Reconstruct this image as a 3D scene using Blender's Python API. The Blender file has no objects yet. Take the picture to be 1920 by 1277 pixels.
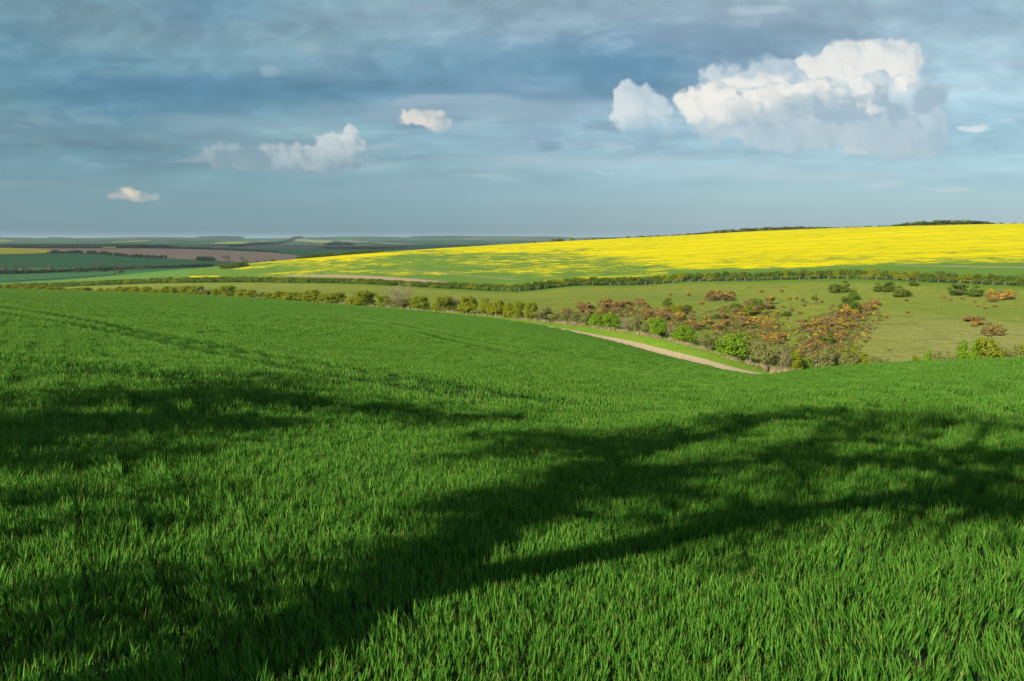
import bpy, math, random
import numpy as np
random.seed(7)
RNG = np.random.default_rng(11)
PI = math.pi
R = math.radians
scene = bpy.context.scene
COL = scene.collection

# ------------------------------------------------------------------ camera
FPX, CX, CY = 1600.0, 960.0, 638.5            # the photograph's own pixel frame, 1920 wide
EYE = 2.1
PITCH = math.atan((CY - 447.0) / FPX)
cam = bpy.data.cameras.new('camera')
cam.sensor_width = 36.0
cam.lens = 30.0
cam.clip_start = 0.1
cam.clip_end = 60000.0
cam_o = bpy.data.objects.new('camera', cam)
COL.objects.link(cam_o)
cam_o.location = (0, 0, EYE)
cam_o.rotation_euler = (PI / 2 - PITCH, 0, 0)
scene.camera = cam_o

# ------------------------------------------------------------------ sun and exposure
SUN_EL, SUN_AZ = R(25.0), R(217.0)            # azimuth measured clockwise from the view direction (+Y)
SUND = np.array([math.sin(SUN_AZ) * math.cos(SUN_EL), math.cos(SUN_AZ) * math.cos(SUN_EL), math.sin(SUN_EL)])  # towards the sun
sun = bpy.data.lights.new('sun', 'SUN')
sun.energy = 5.0
sun.angle = R(0.53)
sun.color = (1.0, 0.91, 0.74)
sun_o = bpy.data.objects.new('sun', sun)
COL.objects.link(sun_o)
from mathutils import Vector
sun_o.rotation_euler = Vector(SUND).to_track_quat('Z', 'Y').to_euler()
scene.view_settings.view_transform = 'Standard'
scene.view_settings.look = 'None'
scene.view_settings.gamma = 1.0
scene.view_settings.exposure = 0.65
scene.cycles.max_bounces = 6
scene.cycles.transparent_max_bounces = 6
scene.cycles.volume_bounces = 0

# ------------------------------------------------------------------ node expression helper
class X:
    """a socket (or number) with arithmetic, so shader maths reads like maths"""
    tree = None
    def __init__(s, v): s.v = v
    @staticmethod
    def put(sock, v):
        if isinstance(v, X): v = v.v
        if isinstance(v, bpy.types.NodeSocket): X.tree.links.new(v, sock)
        else: sock.default_value = v
    @staticmethod
    def m(op, *a, clamp=False):
        n = X.tree.nodes.new('ShaderNodeMath'); n.operation = op; n.use_clamp = clamp
        for i, v in enumerate(a): X.put(n.inputs[i], v)
        return X(n.outputs[0])
    def __add__(s, o): return X.m('ADD', s, o)
    __radd__ = __add__
    def __sub__(s, o): return X.m('SUBTRACT', s, o)
    def __rsub__(s, o): return X.m('SUBTRACT', o, s)
    def __mul__(s, o): return X.m('MULTIPLY', s, o)
    __rmul__ = __mul__
    def __truediv__(s, o): return X.m('DIVIDE', s, o)
    def __pow__(s, o): return X.m('POWER', s, o)
    def mx(s, o): return X.m('MAXIMUM', s, o)
    def mn(s, o): return X.m('MINIMUM', s, o)
    def clamp(s): return X.m('ADD', s, 0.0, clamp=True)
    def ss(s, a, b):
        n = X.tree.nodes.new('ShaderNodeMapRange'); n.interpolation_type = 'SMOOTHSTEP'
        X.put(n.inputs[0], s); n.inputs[1].default_value = a; n.inputs[2].default_value = b
        return X(n.outputs[0])
def vec(x, y, z):
    n = X.tree.nodes.new('ShaderNodeCombineXYZ')
    for i, v in enumerate((x, y, z)): X.put(n.inputs[i], v)
    return X(n.outputs[0])
def sep(v):
    n = X.tree.nodes.new('ShaderNodeSeparateXYZ'); X.put(n.inputs[0], v)
    return [X(o) for o in n.outputs]
def noise(v, scale, detail=3.0, rough=0.5, dist=0.0, out=0):
    n = X.tree.nodes.new('ShaderNodeTexNoise'); X.put(n.inputs['Vector'], v)
    n.inputs['Scale'].default_value = scale; n.inputs['Detail'].default_value = detail
    n.inputs['Roughness'].default_value = rough; n.inputs['Distortion'].default_value = dist
    return X(n.outputs[out])
def voro(v, scale, detail=0.0, rough=0.5, smooth=0.0):
    n = X.tree.nodes.new('ShaderNodeTexVoronoi'); X.put(n.inputs['Vector'], v)
    n.feature = 'SMOOTH_F1' if smooth else 'F1'
    n.inputs['Scale'].default_value = scale; n.inputs['Detail'].default_value = detail; n.inputs['Roughness'].default_value = rough
    if smooth: n.inputs['Smoothness'].default_value = smooth
    return X(n.outputs['Distance'])
def mix(f, a, b):
    n = X.tree.nodes.new('ShaderNodeMix'); n.data_type = 'RGBA'; n.clamp_factor = True
    X.put(n.inputs[0], f); X.put(n.inputs[6], col(a)); X.put(n.inputs[7], col(b))
    return X(n.outputs[2])
def col(c):
    return (c[0], c[1], c[2], 1.0) if isinstance(c, (tuple, list)) else c
def scalec(c, f):
    n = X.tree.nodes.new('ShaderNodeVectorMath'); n.operation = 'SCALE'; X.put(n.inputs[0], c); X.put(n.inputs['Scale'], f)
    return X(n.outputs[0])

# ------------------------------------------------------------------ world: Nishita sky, stratus deck and cumulus by direction
def px_dir(px, py):
    u, v = (px - CX) / FPX, (CY - py) / FPX
    c, s = math.cos(PITCH), math.sin(PITCH)
    return np.array([u, c + v * s, v * c - s])
def azel(px, py):
    d = px_dir(px, py)
    return math.atan2(d[0], d[1]), math.atan2(d[2], math.hypot(d[0], d[1]))
#@@SKYGEN-BEGIN
def s2l(c):
    c = np.asarray(c, float) / 255.0
    return np.where(c < 0.04045, c / 12.92, ((c + 0.055) / 1.055) ** 2.4)
def vnoise(x, y, seed):
    """smooth lattice noise in 0..1"""
    xi = np.floor(x).astype(np.int64); yi = np.floor(y).astype(np.int64)
    fx = x - xi; fy = y - yi
    fx = fx * fx * fx * (fx * (fx * 6 - 15) + 10); fy = fy * fy * fy * (fy * (fy * 6 - 15) + 10)
    def h(a, b):
        n = (a * 374761393 + b * 668265263 + seed * 974634777) & 0xffffffff
        n = ((n ^ (n >> 13)) * 1274126177) & 0xffffffff
        n = ((n ^ (n >> 16)) * 2246822519) & 0xffffffff
        return (n ^ (n >> 15)) / 4294967295.0
    return (h(xi, yi) * (1 - fx) + h(xi + 1, yi) * fx) * (1 - fy) + (h(xi, yi + 1) * (1 - fx) + h(xi + 1, yi + 1) * fx) * fy
def fbm(x, y, seed, octs=6, gain=0.5, ridg=False):
    a = 1.0; s = 0.0; t = 0.0
    for k in range(octs):
        ca, sa = math.cos(0.5 + k), math.sin(0.5 + k)
        n = vnoise((x * ca - y * sa) * 2.03**k + 17.3 * k, (x * sa + y * ca) * 2.03**k + 5.1 * k, seed + k) - 0.5 if k > 1 else vnoise(x * 2.03**k + 17.3 * k, y * 2.03**k + 5.1 * k, seed + k) - 0.5
        if ridg: n = 0.5 - abs(n) * 2
        s = s + n * a; t += a * 0.5; a *= gain
    return s / t          # about -1..1
def blur(A, r):
    r = int(round(r))
    if r < 1: return A
    for ax in (0, 1):
        for _ in range(2):
            P = np.concatenate([np.repeat(np.take(A, [0], ax), r, ax), A, np.repeat(np.take(A, [-1], ax), r, ax)], ax)
            C = np.cumsum(P, ax)
            C = np.concatenate([np.zeros_like(np.take(C, [0], ax)), C], ax)
            n = A.shape[ax]
            A = (np.take(C, range(2 * r + 1, 2 * r + 1 + n), ax) - np.take(C, range(0, n), ax)) / (2 * r + 1)
    return A
def sstep(a, b, x):
    t = np.clip((x - a) / (b - a), 0, 1); return t * t * (3 - 2 * t)
def gridcol(px, py, xs, ys, rows):
    G = s2l(np.array(rows, float))          # (ny,nx,3)
    fx = np.interp(px, xs, np.arange(len(xs))); fy = np.interp(py, ys, np.arange(len(ys)))
    i = np.clip(fx.astype(int), 0, len(xs) - 2); j = np.clip(fy.astype(int), 0, len(ys) - 2)
    u = fx - i; v = fy - j; u = u * u * (3 - 2 * u); v = v * v * (3 - 2 * v)
    u = u[..., None]; v = v[..., None]
    return (G[j, i] * (1 - u) + G[j, i + 1] * u) * (1 - v) + (G[j + 1, i] * (1 - u) + G[j + 1, i + 1] * u) * v
SKX = [-200, 0, 200, 400, 600, 800, 1000, 1200, 1400, 1600, 1800, 2000]
SKY_ = [-400, -60, 20, 70, 120, 170, 210, 250, 300, 350, 400, 447]
SKC = [
 [(98,135,155)]*4 + [(104,140,160)]*4 + [(112,148,168)]*4,
 [(108,148,160),(108,148,160),(110,150,162),(112,152,166),(120,156,170),(126,160,174),(130,162,176),(134,165,178),(140,170,184),(142,172,188),(142,174,190),(142,174,190)],
 [(108,150,164),(108,150,164),(118,158,170),(102,146,168),(122,158,174),(128,160,176),(132,160,176),(138,166,182),(146,172,186),(142,170,186),(138,168,186),(144,176,192)],
 [(86,132,154),(88,134,156),(114,154,166),(112,152,168),(120,158,172),(124,158,176),(122,154,176),(120,154,178),(130,160,180),(140,168,186),(146,176,194),(150,182,198)],
 [(82,128,152),(84,130,154),(92,138,160),(106,148,166),(110,150,170),(100,144,168),(104,146,172),(92,138,168),(120,156,180),(150,180,196),(150,182,200),(152,186,204)],
 [(84,130,150),(84,132,152),(74,124,152),(78,128,156),(82,130,156),(96,142,168),(112,150,176),(94,140,168),(140,172,190),(160,188,200),(158,190,206),(156,190,206)],
 [(100,146,160),(100,146,162),(84,132,156),(90,136,158),(108,150,168),(124,158,176),(130,164,184),(140,174,194),(150,186,206),(154,188,204),(150,188,208),(150,190,208)],
 [(108,150,160),(104,146,160),(100,144,160),(114,154,168),(122,160,174),(128,170,188),(142,180,198),(146,186,206),(150,192,210),(152,192,208),(150,194,212),(152,194,212)],
 [(104,150,162),(100,148,164),(100,148,166),(108,154,170),(116,158,174),(126,166,182),(140,176,192),(148,186,200),(152,190,204),(154,192,206),(154,194,208),(154,194,208)],
 [(106,148,160),(104,146,160),(104,148,162),(108,152,166),(114,156,170),(122,162,176),(132,170,184),(142,180,194),(150,186,198),(152,188,200),(154,192,204),(156,194,206)],
 [(108,144,156),(108,144,158),(106,146,158),(108,148,160),(112,150,162),(118,156,168),(128,162,174),(138,170,180),(146,178,188),(150,182,192),(154,184,194),(156,186,196)],
 [(112,142,154),(112,142,154),(110,142,154),(112,146,156),(116,148,158),(122,152,162),(132,160,170),(142,168,178),(152,176,184),(156,180,188),(160,182,188),(162,184,190)],
]
def cumulus(px, py, puffs, seed, warp=1.0, light=(-0.62, -0.42, 0.66)):
    """thickness, brightness of a heaped cloud made of many overlapping puffs (px units)"""
    W1x = fbm(px / 70, py / 70, seed + 40, 5) ; W1y = fbm(px / 70, py / 70, seed + 60, 5)
    X_ = px + warp * (22 * W1x + 6.0 * fbm(px / 16, py / 16, seed + 1, 4)); Y_ = py + warp * (18 * W1y + 5.0 * fbm(px / 16, py / 16, seed + 2, 4))
    D = np.full(px.shape, -60.0); T = np.zeros(px.shape)
    for cx, cy, cz, r in puffs:
        q = r * r - (X_ - cx)**2 - (Y_ - cy)**2
        m = q > 0
        if not m.any(): continue
        s = np.sqrt(q[m]); D[m] = np.maximum(D[m], cz + s); T[m] = T[m] + s
    return D, T
def make_puffs(rng, bodies):
    out = []
    for (cx, cy, rx, ry, n, rmin, rmax) in bodies:
        for _ in range(n):
            a = rng.uniform(0, 2 * PI); q = rng.uniform(0, 1) ** 0.5
            x = cx + rx * q * math.cos(a); y = cy + ry * q * math.sin(a)
            if y > cy + ry * 0.55: y = cy + ry * 0.55 + (y - cy - ry * 0.55) * 0.4
            out.append((x, y, rng.uniform(-0.6, 0.6) * min(rx, ry) * (1 - q) + 8, rng.uniform(rmin, rmax) * (1.15 - 0.6 * q)))
    return out
def sky_pixels(px, py, heaps=True):
    """linear colour of the cloudy sky for arrays of photograph-frame coordinates"""
    c = gridcol(px, py, SKX, SKY_, SKC)
    e = np.clip((447 - py) / 447, 0, 1.5)
    # layered streaks: flatter and finer towards the horizon
    st = 1.0 / (0.50 + e)                      # perspective squash
    wx = px + 60 * fbm(px / 260, py / 90, 3, 4)
    wy = py + 16 * fbm(px / 220, py / 80, 9, 4)
    L1 = fbm(wx / 300, wy * st / 80, 21, 7, 0.52)
    L2 = fbm(wx / 130, wy * st / 34, 31, 6, 0.52)
    L3 = fbm(wx / 90, wy / 38, 51, 6, 0.55)
    L4 = fbm(wx / 34 + L1 * 2, wy / 15, 71, 5, 0.6)
    k = sstep(0.10, 0.42, e) * 1.05 + 0.05
    f = 1 + k * (0.30 * L1 + 0.15 * L2 + 0.15 * L3 + 0.06 * L4)
    c = c * np.stack([f * 1.01, f, 0.20 + 0.80 * f], -1)
    bil = fbm(wx / 85 + L1, wy * st / 46, 131, 6, 0.58, True)
    c = c * (1 + sstep(0.30, 0.55, e) * 0.16 * bil)[..., None]
    # paler veils
    right = sstep(200, 1700, px)
    veil = np.clip((L2 * 0.7 + L3 * 0.5 + L4 * 0.25) - 0.18, 0, 1) * 1.6 * sstep(445, 330, py)
    vc = s2l((150, 178, 190)) * (1 - right[..., None]) + s2l((190, 208, 216)) * right[..., None]
    bandm = np.exp(-((py - 275) / 55.0)**2) * 0.9 + np.exp(-((py - 60) / 70.0)**2) * 0.35 + np.exp(-((py - 200) / 60.0)**2) * sstep(1700, 1850, px) * 0.9
    a = np.clip(veil * bandm, 0, 0.75)[..., None]
    c = c * (1 - a) + vc * a
    # mackerel-like ripples at right
    rp = np.clip(fbm(px / 60 + L1, (py + px * 0.10) / 14, 91, 5, 0.55) - 0.02, 0, 1) * sstep(1690, 1820, px) * np.exp(-((py - 155) / 80.0)**2) * 0.9
    c = c * (1 - rp[..., None] * 0.6) + s2l((196, 212, 220)) * rp[..., None] * 0.6
    # named darker lenses and pale wisps: (x, y, rx, ry, colour, strength)
    for (x, y, rx, ry, colr, s) in [(140, 240, 120, 17, (92, 136, 158), .75), (1100, 243, 46, 12, (122, 156, 174), .9), (1000, 272, 32, 9, (118, 154, 174), .8), (1080, 272, 60, 10, (138, 168, 184), .6),
                                    (700, 298, 40, 9, (112, 146, 164), .7), (790, 298, 50, 7, (116, 150, 168), .7), (1150, 120, 170, 55, (84, 134, 164), .55), (330, 178, 330, 40, (72, 124, 154), .5),
                                    (900, 95, 260, 26, (104, 146, 172), .4), (1380, 75, 240, 30, (118, 152, 174), .5), (700, 205, 260, 12, (100, 142, 166), .35),
                                    (580, 95, 34, 15, (146, 174, 186), .75), (526, 143, 18, 12, (146, 174, 188), .7), (240, 142, 60, 10, (112, 152, 168), .5), (455, 225, 160, 14, (134, 164, 178), .45),
                                    (430, 305, 120, 5, (132, 162, 174), .6), (60, 345, 130, 6, (122, 152, 164), .5), (120, 409, 80, 5, (124, 152, 162), .4), (720, 275, 70, 6, (158, 182, 194), .55),
                                    (1450, 18, 70, 12, (176, 198, 208), .8), (880, 185, 110, 12, (158, 180, 194), .6), (1060, 300, 240, 9, (164, 188, 200), .45), (1500, 325, 260, 12, (170, 192, 202), .5),
                                    (1650, 340, 40, 9, (186, 202, 210), .5), (1750, 352, 40, 4, (182, 200, 208), .6), (960, 205, 300, 22, (146, 172, 190), .5)]:
        q = ((wx - x) / rx)**2 + ((wy - y) / ry)**2 + (L3 * 0.9 + L4 * 0.7)
        a = (sstep(1.5, -0.1, q) * s)[..., None]
        c = c * (1 - a) + s2l(colr) * a
    # heaped clouds
    rng = np.random.default_rng(5)
    def put(bodies, seed, warp, shade_y0, shade_y1, wcol, gcol, soft, alpha=1.0, extra=None, gain=1.0, blurn=2.6, dets=1.0, tilt=0.0, er=5.0):
        nonlocal c
        if not heaps: return
        P = make_puffs(rng, bodies)
        x0 = min(p[0] - p[3] for p in P) - 60; x1 = max(p[0] + p[3] for p in P) + 60; y0 = min(p[1] - p[3] for p in P) - 50; y1 = max(p[1] + p[3] for p in P) + 60
        cols = np.where(((px > x0) & (px < x1) & (py > y0) & (py < y1)).any(0))[0]; rows = np.where(((px > x0) & (px < x1) & (py > y0) & (py < y1)).any(1))[0]
        if len(cols) < 4 or len(rows) < 4: return
        sl = (slice(rows[0], rows[-1] + 1), slice(cols[0], cols[-1] + 1))
        X_, Y_ = px[sl], py[sl]
        D, T = cumulus(X_, Y_, P, seed, warp)
        step = abs(px[0, 1] - px[0, 0])
        Df = blur(D, blurn / step * 1.0)
        det = fbm(X_ / 26, Y_ / 22, seed + 5, 5, 0.5, True) * 4.2 * dets + fbm(X_ / 9, Y_ / 8, seed + 8, 3, 0.5) * 0.5 * dets
        Df = Df + det
        gy, gx = np.gradient(Df, step)
        if py[1, 0] < py[0, 0]: gy = -gy
        nl = (-gx * -0.62 + -gy * -0.42 + 0.66) / np.sqrt(gx**2 + gy**2 + 1)
        # broad form: which side of the heap faces the sun
        Db = blur(D, 22 / step); by, bx = np.gradient(Db, step)
        if py[1, 0] < py[0, 0]: by = -by
        nb = (-bx * -0.62 + -by * -0.42 + 0.66) / np.sqrt(bx**2 + by**2 + 1)
        occ = np.clip((Db - Df) / 26.0, -1, 1)
        hgt = sstep(shade_y0, shade_y1, Y_ + tilt * (X_ - P[0][0]) + 34 * fbm(X_ / 75, Y_ / 60, seed + 9, 5))
        b = 0.16 + 0.50 * nl + 0.40 * nb - 0.26 * occ + 0.16 * fbm(X_ / 80, Y_ / 55, seed + 19, 4)
        b = 0.5 + (b * gain - 0.5) * (1 - 0.55 * hgt) - hgt * 0.62
        if extra is not None: b = b + extra(X_, Y_)
        b = np.clip(b, 0, 1.05)[..., None]
        col = s2l(gcol) * (1 - b) + s2l(wcol) * b
        col = col * (1 + 0.05 * fbm(X_ / 30, Y_ / 20, seed + 11, 5))[..., None]
        Tn = blur(T, 1.2 / step)
        Ts = blur(T, min(14, blurn * 2.6) / step)
        a_crisp = sstep(1.0, 12.0 * soft, Tn + er * np.clip(Tn / 5, 0, 1) * (fbm(X_ / 13, Y_ / 10, seed + 12, 5, 0.6) + 0.6 * fbm(X_ / 45, Y_ / 30, seed + 17, 3)))
        a_soft = sstep(1.0, min(60.0, 14 * blurn), Ts + min(14, 3 * blurn) * fbm(X_ / 40, Y_ / 26, seed + 13, 5))
        a = (a_crisp * (1 - hgt) + a_soft * hgt)[..., None] * alpha
        c[sl] = c[sl] * (1 - a) + col * a
    # soft grey-white body behind the big heap, under the dark deck
    put([(1500, 170, 200, 52, 90, 22, 46), (1640, 145, 100, 60, 50, 20, 40), (1690, 240, 100, 50, 50, 20, 42)], 200, 1.8, 190, 275, (214, 223, 225), (158, 184, 200), 5.0, 0.80, lambda x, y: 0.12 + 0 * x, 0.9, 6.0, 0.5, 0.0, 14)
    put([(1640, 105, 96, 30, 70, 10, 28), (1700, 130, 34, 56, 34, 9, 24), (1560, 125, 70, 20, 50, 10, 24), (1430, 150, 70, 16, 40, 8, 22)], 210, 1.2, 165, 240, (234, 232, 225), (166, 187, 200), 2.6, 0.90, lambda x, y: 0.22 * sstep(190, 110, y), 1.0, 4.0, 0.7, 0.0, 9)
    put([(1460, 210, 160, 46, 160, 10, 32), (1345, 195, 72, 38, 80, 8, 26), (1560, 220, 150, 55, 130, 12, 36), (1640, 235, 90, 55, 80, 14, 38), (1745, 190, 34, 30, 20, 12, 28)], 220, 1.25, 165, 236, (238, 234, 225), (156, 180, 194), 1.8, 0.95,
        lambda x, y: 0.20 * np.exp(-((x - 1300) / 50)**2 - ((y - 195) / 40)**2) - 0.34 * np.exp(-((x - 1720) / 90)**2 - ((y - 195) / 75)**2) - 0.14 * np.exp(-((x - 1580) / 60)**2 - ((y - 200) / 30)**2) + 0.10, 1.12, 3.6, 0.9, 0.12, 7)
    put([(1500, 166, 60, 14, 40, 7, 16), (1380, 180, 60, 18, 36, 7, 17), (1600, 165, 50, 16, 34, 7, 16), (1690, 150, 26, 26, 24, 6, 17), (1640, 205, 36, 14, 20, 7, 15), (1300, 200, 22, 26, 22, 6, 14)], 230, 1.0, 185, 235, (240, 237, 229), (178, 196, 207), 2.6, 0.72, lambda x, y: 0.16 + 0 * x, 1.1, 3.0, 0.7, 0.0, 8)
    put([(1590, 256, 190, 26, 120, 14, 32), (1690, 258, 80, 34, 54, 14, 30), (1420, 250, 160, 16, 80, 10, 24), (1800, 264, 70, 6, 24, 6, 13)], 235, 1.7, 190, 300, (206, 216, 221), (156, 182, 197), 3.5, 0.95, lambda x, y: 0.12 + 0 * x, 0.9, 6.0, 0.6, 0.0, 12)
    put([(1206, 200, 56, 42, 90, 10, 26), (1248, 232, 34, 22, 34, 7, 15), (1165, 225, 30, 18, 30, 5, 14)], 240, 0.9, 205, 262, (214, 222, 224), (160, 187, 202), 2.6, 0.88, lambda x, y: 0.08 + 0 * x, 0.95, 3.6, 0.8, 0.0, 9)
    put([(795, 220, 54, 16, 90, 6, 14), (830, 238, 34, 16, 44, 5, 12), (760, 214, 20, 8, 14, 4, 9)], 250, 0.75, 228, 266, (224, 217, 206), (158, 182, 194), 2.8, 0.88, lambda x, y: 0.08 + 0 * x, 1.0, 2.6, 0.9, 0.0, 13)
    put([(520, 298, 160, 24, 220, 10, 24), (640, 266, 44, 26, 80, 8, 17), (655, 246, 22, 12, 24, 5, 11), (590, 280, 40, 12, 30, 6, 13)], 260, 0.9, 250, 312, (206, 214, 216), (124, 154, 170), 1.9, 0.92,
        lambda x, y: 0.40 * np.exp(-((x - 658) / 26)**2 - ((y - 243) / 20)**2) - 0.06, 1.0, 3.4, 0.7, 0.0, 7)
    put([(252, 368, 50, 7, 170, 4, 9), (244, 359, 26, 6, 60, 4, 8), (275, 362, 14, 5, 14, 3, 6), (215, 371, 20, 3, 14, 2, 5)], 270, 0.35, 364, 380, (220, 208, 188), (128, 156, 166), 0.9, 0.9, lambda x, y: 0.16 + 0 * x, 1.0, 1.4, 0.5, 0.0, 6)
    put([(1143, 323, 40, 2.5, 30, 2, 5)], 280, 0.4, 325, 334, (198, 208, 213), (160, 184, 196), 1.0, 0.6, None, 1.0, 2.0, 0.3, 0.0, 2)
    put([(1836, 243, 36, 5, 40, 3, 9), (1810, 240, 14, 4, 12, 3, 7)], 290, 0.6, 246, 262, (212, 220, 222), (164, 190, 204), 1.2, 0.8, lambda x, y: 0.05 + 0 * x, 1.0, 2.4, 0.5, 0.0, 4)
    g = c.mean(-1, keepdims=True); c = (g + (c - g) * 0.95) * (1.08 + 0.07 * sstep(300, 430, py))[..., None]
    return np.clip(c, 0.0, 1.0)
SKY_GAIN = 2.0 ** -scene.view_settings.exposure
def build_world():
    w = bpy.data.worlds.new('World'); scene.world = w; w.use_nodes = True
    t = w.node_tree; t.nodes.clear(); X.tree = t
    def make(name, naz, nel, a0, a1, e0, e1, exact):
        az, el = np.meshgrid(np.linspace(a0, a1, naz), np.linspace(e0, e1, nel))
        if exact:
            dx, dy, dz = np.sin(az) * np.cos(el), np.cos(az) * np.cos(el), np.sin(el)
            c, s = math.cos(PITCH), math.sin(PITCH)
            f = dy * c - dz * s
            px = CX + FPX * dx / f; py = CY - FPX * (dz * c + dy * s) / f
        else:
            px = CX + FPX * np.clip(az, R(-75), R(75)) * 1.1 + 0 * el; py = 447 - 1.06 * FPX * el
            py = np.maximum(py, -380)
        c = sky_pixels(px, np.minimum(py, 447.0), exact)
        im = bpy.data.images.new(name, naz, nel, float_buffer=True)
        im.colorspace_settings.name = 'Linear Rec.709'
        A = np.ones((nel, naz, 4), np.float32); A[..., :3] = c
        im.pixels.foreach_set(A.ravel()); im.pack()
        return im
    A0, A1, E0, E1 = R(-43), R(43), R(-2.0), R(26)
    near = make('cloudy_sky_ahead', 2000, 660, A0, A1, E0, E1, True)
    wide = make('cloudy_sky_around', 720, 240, -PI, PI, R(-10), R(90), False)
    tc = t.nodes.new('ShaderNodeTexCoord'); D = X(tc.outputs['Generated'])
    dx, dy, dz = sep(D); az = X.m('ARCTAN2', dx, dy); el = X.m('ARCSINE', dz)
    def tex(im, u, v):
        n = t.nodes.new('ShaderNodeTexImage'); n.image = im; n.extension = 'EXTEND'; n.interpolation = 'Cubic' if im is near else 'Linear'
        X.put(n.inputs[0], vec(u, v, 0.0)); return X(n.outputs[0])
    cn = tex(near, (az - A0) / (A1 - A0), (el - E0) / (E1 - E0))
    cw = tex(wide, (az + PI) / (2 * PI), (el - R(-10)) / (R(90) - R(-10)))
    inside = X.m('ABSOLUTE', az).ss(R(42.5), R(39.5)) * el.ss(R(25.5), R(22.5))
    inside = (1.0 - X.m('ABSOLUTE', az).ss(R(39.5), R(42.5))) * (1.0 - el.ss(R(22.5), R(25.5)))
    c = mix(inside, cw, cn)
    sky = t.nodes.new('ShaderNodeTexSky'); sky.sky_type = 'NISHITA'; sky.sun_disc = False
    sky.sun_elevation = SUN_EL; sky.sun_rotation = SUN_AZ
    c = mix(0.10, c, scalec(X(sky.outputs[0]), 0.10))
    c = mix(el.ss(-0.05, -0.005), (0.06, 0.09, 0.06), c)
    bg = t.nodes.new('ShaderNodeBackground'); X.put(bg.inputs[0], c); bg.inputs[1].default_value = SKY_GAIN
    out = t.nodes.new('ShaderNodeOutputWorld'); t.links.new(bg.outputs[0], out.inputs[0])
    w.cycles.sampling_method = 'MANUAL'; w.cycles.sample_map_resolution = 256
build_world()
#@@SKYGEN-END

# ------------------------------------------------------------------ object helpers
def tag(o, label=None, cat=None, group=None, kind=None):
    if label: o['label'] = label
    if cat: o['category'] = cat
    if group: o['group'] = group
    if kind: o['kind'] = kind
    return o
def mesh(name, V, F, mat, attrs=None, smooth=False, uv=None):
    """V (n,3) array; F (m,k) array of equal-sized faces"""
    V = np.asarray(V, dtype=np.float32); F = np.asarray(F, dtype=np.int32)
    me = bpy.data.meshes.new(name)
    me.vertices.add(len(V)); me.vertices.foreach_set('co', V.ravel())
    k = F.shape[1]
    me.loops.add(F.size); me.loops.foreach_set('vertex_index', F.ravel())
    me.polygons.add(len(F)); me.polygons.foreach_set('loop_start', np.arange(0, F.size, k, dtype=np.int32))
    if smooth: me.polygons.foreach_set('use_smooth', np.ones(len(F), dtype=bool))
    for nm, arr in (attrs or {}).items():
        arr = np.asarray(arr, dtype=np.float32)
        if arr.ndim == 2: a = me.attributes.new(nm, 'FLOAT_VECTOR', 'POINT'); a.data.foreach_set('vector', arr.ravel())
        else: a = me.attributes.new(nm, 'FLOAT', 'POINT'); a.data.foreach_set('value', arr.ravel())
    if mat: me.materials.append(mat)
    me.update(calc_edges=True)
    return me
def obj(name, me, parent=None, loc=None):
    o = bpy.data.objects.new(name, me); COL.objects.link(o)
    if parent is not None: o.parent = parent
    if loc is not None: o.location = loc
    return o
def empty(name, loc=(0, 0, 0), rz=0.0, sc=(1, 1, 1)):
    o = bpy.data.objects.new(name, None); COL.objects.link(o)
    o.location = loc; o.rotation_euler = (0, 0, rz); o.scale = sc; o.empty_display_size = 0.3
    return o

# ------------------------------------------------------------------ terrain: z as a function of bearing and distance
def tan_el(th, py):
    """tangent of elevation of the photograph's row py at bearing th"""
    v = (CY - py) / FPX
    c, s = math.cos(PITCH), math.sin(PITCH)
    f = c + v * s
    u = np.tan(th) * f
    return (v * c - s) / np.hypot(f, u)
def th_of(px): return math.atan2((px - CX) / FPX, 1.0 / math.cos(PITCH))
# rows: bearing given by px; for each feature (distance, py) or (distance, None, z)
Z = None
FEAT = {
 #px      A6         B20       C50       D80/mid     E wheat end  F near hedge  G pasture mid  H upper hedge  I rape mid   J crest       K behind
 -500: [(6,1130), (20, 678), (50,600), (120,552), (300,534), (350,542), (480,536), (720,533), (760,530), (800,528), (900,536)],
 0:    [(6,1052), (20, 690), (50,607), (120,560), (280,543), (320,549), (430,544), (610,539), (650,534), (700,530), (790,534)],
 320:  [(6,1056), (20, 700), (50,617), (110,573), (240,552), (265,556), (350,545), (480,530), (540,517), (590,507), (680,516)],
 640:  [(6,1060), (20, 716), (50,633), (100,594), (190,572), (197,570), (290,549), (380,531), (480,503), (585,479), (680,492)],
 960:  [(6,1066), (20, 732), (50,657), (95,622), (155,602), (161,597), (220,569), (318,546), (470,496), (650,457.5), (760,470)],
 1080: [(6,1068), (20, 739), (50,672), (94,642), (147,623), (156,610.5), (220,574), (332,535.5), (485,489), (675,451), (790,464)],
 1200: [(6,1070), (20, 746), (50,688), (92,668), (138,652), (149,627), (220,580), (340,534), (500,482), (700,445), (820,458)],
 1300: [(6,1071), (20, 752), (50,704), (86,692), (130,677), (142,649), (222,585), (342,528), (510,476), (722,440), (845,453)],
 1420: [(6,1072), (20, 757), (50,717), (82,710), (122,701.5), (135,685), (222,600), (345,526), (520,470), (740,433.5), (870,447)],
 1600: [(6,1070), (20, 752), (50,706), (80,691), (120,701), (145,708), (225,606), (350,523), (530,465), (780,426.7), (920,440)],
 1920: [(6,1062), (20, 738), (50,689), (78,678), (115,690), (150,703), (225,611), (330,536), (540,463), (800,419), (950,432)],
 2400: [(6,1052), (20, 722), (50,668), (80,655), (120,668), (150,684), (225,610), (330,545), (540,462), (830,410), (990,424)],
}
FAR_R = [1000, 1250, 1500, 1900, 2300, 3000, 4200, 5600, 7500, 8800, 14000, 20000]
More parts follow.
